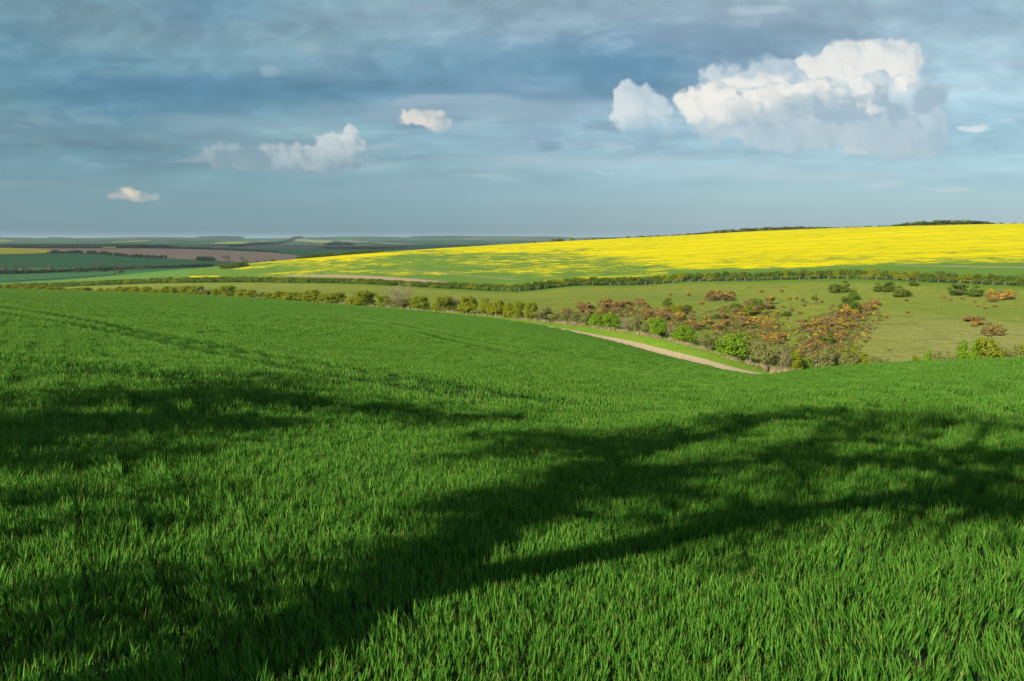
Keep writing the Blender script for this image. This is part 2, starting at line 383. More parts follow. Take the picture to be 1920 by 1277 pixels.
FAR = {
 -500: [512, 500, 487, 474, 465, 462.0, 458, 453, 447.5, 447.0, 458, 460],
 0:    [514, 501, 488, 475, 465.5, 462.3, 458, 453, 447.3, 446.6, 456, 458],
 320:  [506, 499, 490, 477, 467, 463.2, 459, 453, 447.2, 446.2, 456, 458],
 640:  [508, 500, 493, 484, 475, 468, 460, 452.5, 447.0, 446.0, 456, 458],
 960:  [500, 490, 484, 478, 472, 466, 459.5, 452.5, 446.6, 445.3, 456, 458],
 1200: [492, 486, 480, 474, 470, 464, 459, 452.5, 446.6, 445.5, 456, 458],
 1600: [485, 482, 478, 474, 470, 464, 459, 452.5, 448, 446.5, 456, 458],
 2400: [485, 482, 478, 474, 470, 464, 459, 452.5, 448, 446.5, 456, 458],
}
def pchip(x, y, xq):
    x = np.asarray(x, float); y = np.asarray(y, float); h = np.diff(x); d = np.diff(y) / h
    m = np.zeros(len(x))
    for i in range(1, len(x) - 1):
        if d[i - 1] * d[i] > 0:
            w1 = 2 * h[i] + h[i - 1]; w2 = h[i] + 2 * h[i - 1]
            m[i] = (w1 + w2) / (w1 / d[i - 1] + w2 / d[i])
    m[0], m[-1] = d[0], d[-1]
    xq = np.clip(xq, x[0], x[-1])
    i = np.clip(np.searchsorted(x, xq) - 1, 0, len(x) - 2)
    t = (xq - x[i]) / h[i]
    return ((2 * t**3 - 3 * t**2 + 1) * y[i] + (t**3 - 2 * t**2 + t) * h[i] * m[i] + (-2 * t**3 + 3 * t**2) * y[i + 1] + (t**3 - t**2) * h[i] * m[i + 1])
def catmull(x, y, xq):
    x = np.asarray(x, float); y = np.asarray(y, float)
    m = np.zeros(len(x)); m[1:-1] = (y[2:] - y[:-2]) / (x[2:] - x[:-2]); m[0] = (y[1] - y[0]) / (x[1] - x[0]); m[-1] = (y[-1] - y[-2]) / (x[-1] - x[-2])
    xq = np.clip(xq, x[0], x[-1]); i = np.clip(np.searchsorted(x, xq) - 1, 0, len(x) - 2); h = x[i + 1] - x[i]; t = (xq - x[i]) / h
    return ((2 * t**3 - 3 * t**2 + 1) * y[i] + (t**3 - 2 * t**2 + t) * h * m[i] + (-2 * t**3 + 3 * t**2) * y[i + 1] + (t**3 - t**2) * h * m[i + 1])
pxs = sorted(FEAT); ths = np.array([th_of(p) for p in pxs])
fr = np.array([[f[0] for f in FEAT[p]] for p in pxs], float)
fz = np.array([[EYE + f[0] * tan_el(t, f[1]) for f in FEAT[p]] for p, t in zip(pxs, ths)])
fpx = sorted(FAR); fth = np.array([th_of(p) for p in fpx])
gz = np.array([[EYE + r * tan_el(t, y) for r, y in zip(FAR_R, FAR[p])] for p, t in zip(fpx, fth)])
TH_IN = np.arange(R(-44), R(44) + 1e-6, R(0.25))
TH = np.concatenate([np.arange(R(-180), R(-44) - 1e-6, R(2.0)), TH_IN, np.arange(R(46), R(180) + 1e-6, R(2.0))])
LR = np.linspace(math.log(1.0), math.log(20000.0), 620)
RR = np.exp(LR)
TAB = np.zeros((len(TH), len(RR)))
FR_TH = np.zeros((len(TH), fr.shape[1]))
for i, th in enumerate(TH):
    tc = min(max(th, ths[0]), ths[-1]) if abs(th) < R(90) else (ths[0] if th < 0 else ths[-1])
    r_ = np.array([catmull(ths, fr[:, k], np.array([tc]))[0] for k in range(fr.shape[1])])
    z_ = np.array([catmull(ths, fz[:, k], np.array([tc]))[0] for k in range(fr.shape[1])])
    g_ = np.array([catmull(fth, gz[:, k], np.array([tc]))[0] for k in range(len(FAR_R))])
    FR_TH[i] = r_
    rr = np.concatenate([[0.5], r_, [x for x in FAR_R if x > r_[-1] * 1.04]])
    zz = np.concatenate([[0.0], z_, g_[len(FAR_R) - (len(rr) - 1 - len(r_)):]])
    zr = pchip(np.log(rr), zz, LR)
    # behind the camera the ground levels into a gentle plateau
    b = min(1.0, max(0.0, (abs(th) - R(46)) / R(70)))
    b = b * b * (3 - 2 * b)
    TAB[i] = zr * (1 - b) + b * (0.012 * np.minimum(RR, 60) - 0.0)
def undul(x, y):
    r = np.hypot(x, y)
    a = 0.05 * np.sin(x * 0.31 + 1.0) * np.sin(y * 0.27 + 0.4) * np.clip((r - 3) / 10, 0, 1)
    far = np.clip((r - 3200) / 3000, 0, 1)
    w = np.sin(x / 610 + 0.5) * np.sin(y / 900 + 1.2) + 0.6 * np.sin(x / 270 + y / 700 + 2.0) + 0.35 * np.sin(x / 140 - y / 420)
    return a + far * 9.0 * w
def zt(th, r):
    r = np.asarray(r, float); th = np.asarray(th, float)
    fi = np.interp(th, TH, np.arange(len(TH)))
    fj = (np.log(np.maximum(r, 1.0)) - LR[0]) / (LR[1] - LR[0])
    fj = np.clip(fj, 0, len(RR) - 1.001)
    i = np.clip(fi.astype(int), 0, len(TH) - 2); j = fj.astype(int); a = fi - i; b = fj - j
    z = TAB[i, j] * (1 - a) * (1 - b) + TAB[i + 1, j] * a * (1 - b) + TAB[i, j + 1] * (1 - a) * b + TAB[i + 1, j + 1] * a * b
    return z + undul(r * np.sin(th), r * np.cos(th))
def ground(x, y): return zt(np.arctan2(x, y), np.hypot(x, y))
def feat_r(k, th):  return np.interp(th, TH, FR_TH[:, k])
E_, F_, G_, H_, J_, K_ = 4, 5, 6, 7, 9, 10
def hit(px, py, rmin=3.0, rmax=19000.0):
    """where the line of sight through the photograph's (px,py) meets the ground"""
    d = px_dir(px, py); th = math.atan2(d[0], d[1]); te = d[2] / math.hypot(d[0], d[1])
    rs = np.exp(np.linspace(math.log(rmin), math.log(rmax), 3000))
    gap = EYE + rs * te - zt(np.full_like(rs, th), rs)
    k = np.argmax(gap < 0) if (gap < 0).any() else len(rs) - 1
    return th, rs[k]
def hit_xyz(px, py, **k):
    th, r = hit(px, py, **k)
    return np.array([r * math.sin(th), r * math.cos(th), float(zt(th, r))])
def elev_height(px, py_top, r):
    """height above ground reached by the photograph's row py_top at distance r on column px"""
    th = th_of(px)
    return float(EYE + r * tan_el(th, py_top) - zt(th, r))

# ------------------------------------------------------------------ materials
def material(name, fn):
    m = bpy.data.materials.new(name); m.use_nodes = True
    t = m.node_tree; t.nodes.clear(); X.tree = t
    out = t.nodes.new('ShaderNodeOutputMaterial')
    sh = fn(t)
    t.links.new(sh, out.inputs[0])
    return m
def wpos():
    n = X.tree.nodes.new('ShaderNodeNewGeometry'); return X(n.outputs['Position'])
def attr(nm):
    n = X.tree.nodes.new('ShaderNodeAttribute'); n.attribute_name = nm; return X(n.outputs['Fac'])
def rnd():
    n = X.tree.nodes.new('ShaderNodeObjectInfo'); return X(n.outputs['Random'])
def bsdf(c, rough=0.8, spec=0.25, bump=None, bdist=0.1, bstr=0.6):
    t = X.tree
    n = t.nodes.new('ShaderNodeBsdfPrincipled'); X.put(n.inputs['Base Color'], col(c)); X.put(n.inputs['Roughness'], rough)
    n.inputs['Specular IOR Level'].default_value = spec
    if bump is not None:
        b = t.nodes.new('ShaderNodeBump'); X.put(b.inputs['Height'], bump); b.inputs['Distance'].default_value = bdist; b.inputs['Strength'].default_value = bstr
        t.links.new(b.outputs[0], n.inputs['Normal'])
    return n.outputs[0]
def leafsh(c, trans=0.35, rough=0.55, spec=0.3, tcol=None, round_=0.0):
    t = X.tree
    a = bsdf(c, rough, spec)
    if round_:          # leaves are shaded mostly by the clump they belong to
        at = t.nodes.new('ShaderNodeAttribute'); at.attribute_name = 'out'
        vt = t.nodes.new('ShaderNodeVectorTransform'); vt.vector_type = 'NORMAL'; vt.convert_from = 'OBJECT'; vt.convert_to = 'WORLD'
        t.links.new(at.outputs['Vector'], vt.inputs[0]); ge = t.nodes.new('ShaderNodeNewGeometry')
        ad = t.nodes.new('ShaderNodeVectorMath'); ad.operation = 'MULTIPLY_ADD'; t.links.new(vt.outputs[0], ad.inputs[0]); ad.inputs[1].default_value = (round_,) * 3; t.links.new(ge.outputs['Normal'], ad.inputs[2])
        nn = t.nodes.new('ShaderNodeVectorMath'); nn.operation = 'NORMALIZE'; t.links.new(ad.outputs[0], nn.inputs[0]); t.links.new(nn.outputs[0], a.node.inputs['Normal'])
    tr = t.nodes.new('ShaderNodeBsdfTranslucent'); X.put(tr.inputs[0], col(tcol if tcol is not None else c))
    m = t.nodes.new('ShaderNodeMixShader'); X.put(m.inputs[0], trans)
    t.links.new(a, m.inputs[1]); t.links.new(tr.outputs[0], m.inputs[2])
    return m.outputs[0]

def m_wheat(t):
    p = wpos(); tip = attr('tip'); lr = attr('lrand'); x, y, z = sep(p)
    n = t.nodes.new('ShaderNodeAttribute'); n.attribute_type = 'INSTANCER'; n.attribute_name = 'track'; trk = X(n.outputs['Fac'])
    big = noise(p, 0.045, 4, 0.6); mid = noise(p, 0.6, 4, 0.6)
    drill = noise(vec(x * 0.03 + y * 0.016, y * 0.9 - x * 0.48, 0.0), 1.3, 3, 0.6)
    c = mix((big * 2.4 - 0.7).clamp(), (0.062, 0.225, 0.020), (0.120, 0.290, 0.028))
    c = mix((mid * 1.8 - 0.4).clamp() * 0.5, c, (0.084, 0.255, 0.030))
    c = mix((drill * 2.0 - 0.75).clamp() * 0.45, c, (0.030, 0.165, 0.012))
    c = mix((0.45 - lr).ss(0.0, 0.4) * 0.7, c, (0.014, 0.105, 0.008))
    c = mix((lr - 0.55).ss(0.0, 0.45) * 0.7, c, (0.180, 0.360, 0.050))
    c = mix((1.0 - lr.ss(0.0, 0.035)) * 0.85, c, (0.34, 0.27, 0.10))
    c = mix(tip.ss(0.62, 1.0) * 0.75 * lr.ss(0.45, 0.9), c, (0.42, 0.36, 0.08))
    c = mix(trk * 0.6, c, (0.022, 0.090, 0.010))
    return leafsh(c, 0.28, 0.5, 0.08)
M_WHEAT = material('wheat_leaf', m_wheat)
def m_soil(t):
    p = wpos(); n = noise(p, 1.4, 5, 0.6)
    return bsdf(mix(n, (0.014, 0.024, 0.007), (0.018, 0.042, 0.008)), 0.95, 0.1, noise(p, 6, 4, 0.6), 0.06)
M_FIELD = material('field_soil_under_wheat', m_soil)
def m_track(t):
    p = wpos(); n = noise(p, 0.9, 6, 0.65); n2 = noise(p, 5.0, 5, 0.6)
    c = mix((n * 1.5 - 0.25).clamp(), (0.46, 0.33, 0.19), (0.68, 0.53, 0.35))
    c = mix((n2 - 0.62).ss(0.0, 0.08) * 0.5, c, (0.11, 0.13, 0.04))
    ac = attr('across') + (noise(p, 0.25, 3, .5) - 0.5) * 0.25
    rut = (1.0 - (X.m('ABSOLUTE', X.m('ABSOLUTE', ac - 0.5) - 0.24)).ss(0.04, 0.12))
    c = mix(rut * 0.45, c, (0.36, 0.25, 0.15))
    c = mix((1.0 - X.m('ABSOLUTE', ac - 0.5).ss(0.02, 0.10)) * (n * 2.4 - 0.9).clamp() * 0.7, c, (0.16, 0.20, 0.05))
    c = mix(X.m('ABSOLUTE', ac - 0.5).ss(0.40, 0.52) * (n2 * 2.0 - 0.5).clamp(), c, (0.13, 0.22, 0.04))
    return bsdf(c, 0.95, 0.1, n2, 0.12)
M_TRACK = material('bare_chalky_earth', m_track)
def m_verge(t):
    p = wpos(); n = noise(p, 0.35, 4, 0.6); n2 = noise(p, 3.0, 4, 0.6)
    c = mix((n * 1.6 - 0.3).clamp(), (0.110, 0.255, 0.016), (0.22, 0.33, 0.020))
    c = mix((n2 - 0.57).ss(0.0, 0.08) * 0.75, c, (0.50, 0.50, 0.03))
    return bsdf(c, 0.9, 0.15, n2, 0.15)
M_VERGE = material('grass_verge', m_verge)
def m_pasture(t):
    p = wpos(); n = noise(p, 0.020, 5, 0.6); n2 = noise(p, 0.25, 5, 0.65); n3 = noise(p, 1.6, 4, 0.7)
    dry = attr('dry'); lush = attr('lush')
    c = mix((n2 * 2.4 - 0.7).clamp(), (0.190, 0.245, 0.024), (0.320, 0.345, 0.055))
    c = mix((dry * 1.1 + (n - 0.5) * 2.4 + (n2 - .5) * 1.6).clamp() * 0.8, c, (0.37, 0.345, 0.115))
    c = mix((lush + (n2 - 0.5) * 1.4 + (n - .5) * 1.2).clamp() * 0.85, c, (0.080, 0.230, 0.012))
    c = mix((noise(p, 0.12, 5, .7) - 0.52).ss(0.0, 0.12) * 0.45, c, (0.150, 0.190, 0.030))
    c = mix((n3 - 0.54).ss(0.0, 0.10) * 0.7, c, (0.105, 0.150, 0.024))
    c = mix((noise(p, 0.55, 4, .7) - 0.60).ss(0.0, 0.06) * 0.55, c, (0.13, 0.105, 0.045))
    return bsdf(c, 0.95, 0.05, n3 + noise(p, 0.3, 4, .6) * 2.0, 0.5, 1.0)
M_PASTURE = material('rough_pasture', m_pasture)
def m_rape(t):
    p = wpos(); den = attr('bloom'); brn = attr('bare')
    x, y, z = sep(p)
    # rows run along the slope: stretch noise that way
    ps = vec(x * 0.6, y, 0.0)
    n1 = noise(ps, 0.022, 6, 0.6); n2 = noise(ps, 0.16, 5, 0.65); n3 = noise(p, 0.9, 4, 0.65)
    f = (den + (n1 - 0.5) * 1.7 + (n2 - 0.5) * 1.5 + (n3 - 0.5) * 1.1).ss(0.30, 0.74)
    g = mix(n2, (0.100, 0.205, 0.035), (0.165, 0.270, 0.045))
    yel = mix((n1 * 1.2 + n2 * 1.8 + n3 * 0.8 - 1.4).clamp(), (0.50, 0.47, 0.004), (0.84, 0.68, 0.0))
    c = mix(f, g, yel)
    rowv = y + x * -0.06 + noise(vec(x, y, 0.0), 0.006, 2, 0.5) * 34.0
    ln = X.m('ABSOLUTE', X.m('PINGPONG', rowv, 14.0) - 0.0)
    line = (1.0 - ln.ss(0.5, 1.5)) * (n1 * 2.0 - 0.35).clamp()
    c = mix(line * 0.70, c, (0.12, 0.20, 0.035))
    c = mix(brn * (n2 * 1.6 - 0.2).clamp(), c, (0.42, 0.31, 0.20))
    return bsdf(c, 0.95, 0.0, n3, 0.5, 1.0)
M_RAPE = material('oilseed_rape_crop', m_rape)
def field_mat(name, c1, c2, sc=0.02, rows=None, rough=0.95):
    def f(t):
        p = wpos(); x, y, z = sep(p)
        n = noise(vec(x * 0.4, y, 0.0), sc, 5, 0.6); n2 = noise(p, sc * 12, 4, 0.6)
        c = mix((n * 1.4 + n2 * 0.4 - 0.4).clamp(), c1, c2)
        if rows:
            ln = X.m('PINGPONG', y * 1.0 + x * 0.25 + noise(vec(x, y, 0.0), 0.004, 2, .5) * 60.0, rows)
            c = mix((1.0 - ln.ss(0.5, 3.0)) * 0.35, c, tuple(v * 0.6 for v in c1))
        return bsdf(c, rough, 0.08)
    return material(name, f)
M_GREEN1 = field_mat('young_cereal', (0.034, 0.150, 0.040), (0.055, 0.185, 0.045), 0.008, 22)
M_GREEN2 = field_mat('light_green_cereal', (0.090, 0.215, 0.036), (0.140, 0.265, 0.045), 0.01, 16)
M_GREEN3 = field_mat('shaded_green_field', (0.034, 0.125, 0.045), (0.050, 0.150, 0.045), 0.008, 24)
M_BROWN = field_mat('tilled_earth', (0.34, 0.215, 0.15), (0.43, 0.285, 0.20), 0.006, 30)
M_YEL2 = field_mat('far_oilseed_rape', (0.50, 0.43, 0.02), (0.62, 0.52, 0.02), 0.01, 26)
M_PALE = field_mat('pale_crop', (0.22, 0.27, 0.06), (0.30, 0.33, 0.08), 0.004)
M_TAN = field_mat('pale_stubble', (0.25, 0.22, 0.15), (0.33, 0.28, 0.20), 0.004)
def m_far(t):
    p = wpos(); x, y, z = sep(p)
    q = vec(x * 0.0016, y * 0.00055, 0.0)
    n = t.nodes.new('ShaderNodeTexVoronoi'); X.put(n.inputs['Vector'], q); n.inputs['Scale'].default_value = 1.6
    r, g, b = sep(X(n.outputs['Color']))
    c = mix(r, (0.045, 0.100, 0.035), (0.075, 0.150, 0.045))
    c = mix((g - 0.74).ss(0, 0.02) * 0.8, c, (0.15, 0.14, 0.09))
    c = mix((b - 0.86).ss(0, 0.02) * 0.8, c, (0.20, 0.23, 0.06))
    c = mix((noise(q, 5.0, 5, 0.6) - 0.56).ss(0, 0.03) * 0.8, c, (0.022, 0.038, 0.022))
    return bsdf(c, 0.95, 0.05)
M_FAR = material('distant_farmland', m_far)

def foliage(name, c1, c2, c3, trans=0.35, round_=1.1):
    def f(t):
        r = rnd(); lr = attr('lrand')
        c = mix(r, c1, c2)
        c = mix(lr.ss(0.3, 1.0) * 0.6, c, c3)
        return leafsh(c, trans, 0.7, 0.08, round_=round_)
    return material(name, f)
M_LEAF = foliage('spring_leaves', (0.175, 0.235, 0.010), (0.250, 0.275, 0.012), (0.30, 0.34, 0.02))
M_LEAF_B = foliage('fresh_bright_leaves', (0.130, 0.280, 0.010), (0.180, 0.310, 0.012), (0.26, 0.39, 0.02))
M_LEAF_G = foliage('grey_green_leaves', (0.170, 0.200, 0.045), (0.215, 0.225, 0.060), (0.28, 0.28, 0.10))
M_LEAF_H = foliage('hawthorn_leaves', (0.100, 0.175, 0.014), (0.140, 0.195, 0.018), (0.18, 0.25, 0.02))
M_LEAF_D = foliage('dark_leaves', (0.045, 0.080, 0.018), (0.065, 0.090, 0.024), (0.09, 0.12, 0.03), 0.25)
M_GORSE = foliage('gorse_spines', (0.175, 0.105, 0.050), (0.190, 0.160, 0.045), (0.30, 0.185, 0.10), 0.15)
M_FLOW = foliage('gorse_flowers', (0.55, 0.32, 0.004), (0.72, 0.47, 0.006), (0.78, 0.55, 0.01), 0.2)
M_DRY = foliage('dry_grass', (0.36, 0.28, 0.15), (0.46, 0.37, 0.21), (0.50, 0.43, 0.28), 0.3, 0)
M_TWIG = foliage('pale_twigs', (0.26, 0.21, 0.13), (0.33, 0.26, 0.16), (0.36, 0.30, 0.20), 0.0, 0)
M_TWIGD = foliage('grey_brown_twigs', (0.10, 0.080, 0.060), (0.13, 0.10, 0.08), (0.15, 0.12, 0.09), 0.0, 0)
def m_bark(t):
    p = wpos(); n = noise(p, 5.0, 5, 0.6)
    return bsdf(mix(n, (0.055, 0.042, 0.030), (0.13, 0.105, 0.075)), 0.95, 0.1, n, 0.05)
M_BARK = material('bark', m_bark)
M_WOOD = material('weathered_timber', lambda t: bsdf(mix(noise(wpos(), 4.0, 4, .6), (0.30, 0.28, 0.24), (0.46, 0.43, 0.37)), 0.9, 0.1))
M_WIRE = material('galvanised_wire', lambda t: bsdf((0.32, 0.33, 0.33), 0.5, 0.5))

# ------------------------------------------------------------------ ground sheets
def th_range(a, b):
    t = TH[(TH > a + 1e-6) & (TH < b - 1e-6)]
    return np.concatenate([[a], t, [b]])
def sheet(name, a, b, r0, r1, nr, mat, lift=0.0, label=None, log=True, attrs=None, kind='structure', cat=None, thick=None):
    ts = th_range(a, b); s = np.linspace(0, 1, nr)
    lo = np.array([r0(t) for t in ts]); hi = np.array([r1(t) for t in ts])
    lo = np.maximum(lo, 1e-3)
    rr = lo[:, None] * (hi / lo)[:, None] ** s[None, :] if log else lo[:, None] + (hi - lo)[:, None] * s[None, :]
    tt = np.repeat(ts[:, None], nr, 1)
    zz = zt(tt, rr) + lift
    V = np.stack([rr * np.sin(tt), rr * np.cos(tt), zz], -1).reshape(-1, 3)
    n, m = len(ts), nr
    I = np.arange(n * m).reshape(n, m)
    Fq = np.stack([I[:-1, :-1], I[:-1, 1:], I[1:, 1:], I[1:, :-1]], -1).reshape(-1, 4)[:, ::-1]
    at = {k: f(tt, rr).ravel() for k, f in (attrs or {}).items()}
    o = obj(name, mesh(name, V, Fq, mat, at, smooth=True))
    return tag(o, label, cat, None, kind)
A360 = (R(-180), R(180))
WE = lambda t: float(feat_r(E_, t))                       # far edge of the wheat
def trackw(t):                                            # width of the bare earth strip
    px = CX + FPX * math.tan(t) if abs(t) < R(60) else (0 if t < 0 else 2500)
    return float(np.interp(px, [600, 960, 1080, 1180, 1300, 1420, 1800], [0.25, 0.5, 2.4, 4.0, 4.4, 4.2, 3.4]))
TE = lambda t: WE(t) + trackw(t)
FE = lambda t: max(float(feat_r(F_, t)) - 0.5, TE(t) + 0.8)
HE = lambda t: float(feat_r(H_, t))
JE = lambda t: float(feat_r(J_, t)) * 1.03
sheet('wheat_field', *A360, lambda t: 0.4, WE, 150, M_FIELD, label='green wheat field filling the foreground and rolling down to the hedge')
sheet('farm_track', *A360, WE, TE, 13, M_TRACK, attrs={'across': lambda tt, rr: (rr - np.vectorize(WE)(tt)) / (np.vectorize(TE)(tt) - np.vectorize(WE)(tt))}, label='bare pale earth track along the far edge of the wheat', log=False)
sheet('grass_verge', *A360, TE, FE, 7, M_VERGE, label='bright grass verge with yellow dandelions between track and hedge', log=False)
def a_dry(tt, rr):
    px = CX + FPX * np.tan(np.clip(tt, -1, 1)); f = (rr - feat_r(F_, tt)) / (feat_r(H_, tt) - feat_r(F_, tt))
    return np.clip((px - 1500) / 350, 0, 1) * np.clip((0.55 - f) / 0.25, 0, 1) + 0.25 * np.clip((900 - px) / 400, 0, 1)
def a_lush(tt, rr):
    g = (feat_r(H_, tt) - rr)
    return np.clip(1 - g / 22.0, 0, 1) * 1.1 + 0.25 * np.exp(-((g - 75) / 18.0)**2)
sheet('pasture', *A360, FE, HE, 90, M_PASTURE, label='rough green pasture slope dotted with gorse below the hedge', attrs={'dry': a_dry, 'lush': a_lush})
def pyfrac(tt, rr):
    return np.clip((rr - feat_r(H_, tt)) / (feat_r(J_, tt) - feat_r(H_, tt)), 0, 1)
def a_bloom(tt, rr):
    px = CX + FPX * np.tan(np.clip(tt, -1, 1)); f = pyfrac(tt, rr)
    lo = np.interp(px, [300, 450, 600, 800, 1000, 1250, 1500, 1700, 1920], [0.98, .92, .72, .74, .55, .18, .12, .18, .21])
    d = np.interp((f - lo), [-0.65, -0.45, -0.2, 0.0, 0.12, 0.3, 0.6], [0.10, 0.30, 0.42, 0.48, 0.66, 0.90, 1.05])
    d = np.where(px > 1250, np.interp(f - lo, [-0.12, -0.02, 0.02, 0.15, 0.4], [-0.25, 0.1, 0.62, 0.85, 1.1]), d)
    d = d - 0.5 * np.clip((470 - px) / 90, 0, 1)
    gap = rr - feat_r(H_, tt)
    d = np.where((px > 355) & (px < 428), np.maximum(d, 0.95 * np.clip(1.5 - np.abs(gap - 42) / 12, 0, 1) * np.clip((428 - px) / 25, 0, 1)), d)
    return d - 0.06
def ground_line(P):
    hs = [hit(px, py, rmin=float(feat_r(H_, th_of(px))) + 4.0) for px, py in P]
    return np.array([h[0] for h in hs]), np.array([h[1] for h in hs])
BARE = [(ground_line([(x, y - w) for x, y, w in P]), ground_line([(x, y + w) for x, y, w in P]), k) for P, k in (
    ([(532,516.4,.8),(580,517.2,1.8),(640,518.2,2.4),(700,520.4,2.6),(760,524.4,2.7),(820,529.6,2.6),(888,536.0,1.2)], 2.4), ([(1680,497.2,.5),(1760,499,1.1),(1850,500.6,1.3),(1990,503,1.4)], 0.95),
    ([(1878,519,.8),(1920,521.5,2),(1990,524,2.5)], 1.2), ([(700,508,.4),(790,508.6,.8),(860,514.5,.9),(955,523.5,1.4),(975,525,.4)], 0.8))]
def a_bare(tt, rr):
    o = np.zeros_like(rr)
    for (ta, ra), (tb, rb), k in BARE:
        hi = np.interp(tt, ta, ra); lo = np.interp(tt, tb, rb); m = (hi + lo) / 2; h = np.maximum((hi - lo) / 2, 0.6)
        o = o + np.where((tt > ta[0]) & (tt < ta[-1]), np.clip(1.6 - np.abs(rr - m) / h * 1.2, 0, 1), 0) * k
    return o
TCUT = th_of(352)
sheet('rapeseed_field', TCUT, R(180), HE, JE, 330, M_RAPE, label='bright yellow oilseed rape field on the hill', attrs={'bloom': a_bloom, 'bare': a_bare})
sheet('cereal_slope', R(-180), TCUT, HE, JE, 60, M_GREEN2, label='light green crop on the hill flank left of the yellow field')
sheet('valley_farmland', *A360, JE, lambda t: 19500.0, 260, M_FAR, label='distant blue-green farmland and low hills on the horizon')

def overlay(name, bottom, top, mat, label, lift=0.4, nr=10):
    """a field laid on the ground between two lines traced in the photograph"""
    def curve(pts):
        hs = [hit(px, py, rmin=820.0) for px, py in pts]
        return np.array([h[0] for h in hs]), np.array([h[1] for h in hs])
    bt, br = curve(bottom); tt, tr = curve(top)
    a, b = max(bt[0], tt[0]), min(bt[-1], tt[-1])
    return sheet(name, a, b, lambda t: float(np.interp(t, bt, br)), lambda t: float(np.interp(t, tt, tr)), nr, mat, lift, label)
overlay('green_field', [(-520, 516), (0, 514), (140, 511), (300, 505), (420, 501), (470, 497)], [(-520, 478), (0, 478), (120, 476), (230, 480), (330, 487), (420, 491.5), (470, 492)], M_GREEN1,
        'deep green field beyond the hedgerow with bare trees')
overlay('low_field', [(-520, 531), (0, 529), (120, 522), (240, 515), (330, 509), (380, 507)], [(-520, 517), (0, 515), (140, 512), (300, 506), (380, 504)], M_GREEN3,
        'shadowed green field in front of the far hedgerow')
overlay('ploughed_field', [(40, 468.5), (130, 474), (230, 479), (330, 486), (420, 491), (520, 494), (600, 495)], [(40, 464.8), (130, 465.2), (230, 466.2), (330, 467), (420, 468.8), (500, 473), (600, 484)], M_BROWN,
        'brown ploughed field beyond the green field')
overlay('far_rapeseed_field', [(-520, 479), (0, 477.8), (60, 476.5), (128, 473.4)], [(-520, 465), (0, 465), (60, 467), (128, 473)], M_YEL2, 'dark yellow oilseed field at the left edge of the valley', lift=0.9)
overlay('cereal_strip', [(330, 466.4), (420, 468.2), (520, 473), (640, 479), (760, 479)], [(330, 465.3), (420, 465.6), (520, 468.2), (640, 470), (760, 468)], M_GREEN1, 'narrow green field beyond the ploughed field', lift=0.9)
overlay('yellow_strip', [(185, 466.2), (217, 466.4)], [(185, 464.6), (217, 465.0)], M_YEL2, 'thin yellow field strip beyond the ploughed field', lift=2.0, nr=3)
overlay('pale_field', [(210, 456.8), (240, 455.6), (285, 451.5)], [(210, 455.2), (240, 453.2), (285, 450.6)], M_PALE, 'pale yellow-green field on the distant slope at left', lift=3.0)
overlay('pale_field', [(402, 459.5), (440, 459.3), (500, 453)], [(402, 456.0), (440, 454), (500, 451.3)], M_PALE, 'pale yellow-green field on the distant slope left of centre', lift=3.0)
overlay('pale_field', [(534, 449.8), (570, 454), (610, 457), (625, 453)], [(534, 448.6), (570, 448.8), (610, 451.2), (625, 452)], M_PALE, 'pale yellow-green field on the distant crest', lift=3.0)
overlay('pale_field', [(0, 454.2), (30, 453.2)], [(0, 450), (30, 452.4)], M_PALE, 'pale yellow-green field on the far left horizon slope', lift=3.0)
overlay('stubble_field', [(640, 454.5), (690, 455.5)], [(640, 451.5), (690, 453.4)], M_TAN, 'pale tan stubble field on the distant slope', lift=3.0)
overlay('stubble_field', [(700, 457), (775, 460)], [(700, 455.6), (775, 458.7)], M_TAN, 'thin pale stubble strip below the distant wood', lift=3.0)

# ------------------------------------------------------------------ tramlines in the wheat (wheel tracks through the crop)
def to_xy(pts):
    out = []
    for px, py in pts:
        p = hit_xyz(px, py); out.append((p[0], p[1]))
    return np.array(out)
def densify(P, step=0.6):
    seg = np.hypot(*(P[1:] - P[:-1]).T); s = np.concatenate([[0], np.cumsum(seg)])
    q = np.arange(0, s[-1], step)
    return np.stack([catmull(s, P[:, 0], q), catmull(s, P[:, 1], q)], -1)
TRAM = []
for pts in ([(-420, 531), (-200, 552), (0, 578), (150, 602), (350, 643), (560, 683), (760, 716), (960, 750), (1080, 768)],
            [(-420, 541), (-200, 563), (0, 590), (150, 614), (350, 657), (560, 700), (760, 735), (900, 758)],
            [(480, 573), (640, 592), (760, 613), (900, 644), (1050, 672), (1200, 692), (1330, 704)],
            [(470, 577), (620, 596), (760, 621), (900, 655), (1040, 683), (1200, 704)],
            [(-300, 655), (0, 682), (130, 694), (250, 708), (400, 732)],
            [(960, 608), (1080, 627), (1200, 655), (1320, 684)]):
    TRAM.append(densify(to_xy(pts)))
TR = np.concatenate(TRAM)
def tramdist(x, y):
    d = np.full(len(x), 1e9)
    for k in range(0, len(TR), 64):
        c = TR[k:k + 64]
        dd = np.sqrt(((x[:, None] - c[None, :, 0])**2 + (y[:, None] - c[None, :, 1])**2)).min(1)
        d = np.minimum(d, dd)
    return d

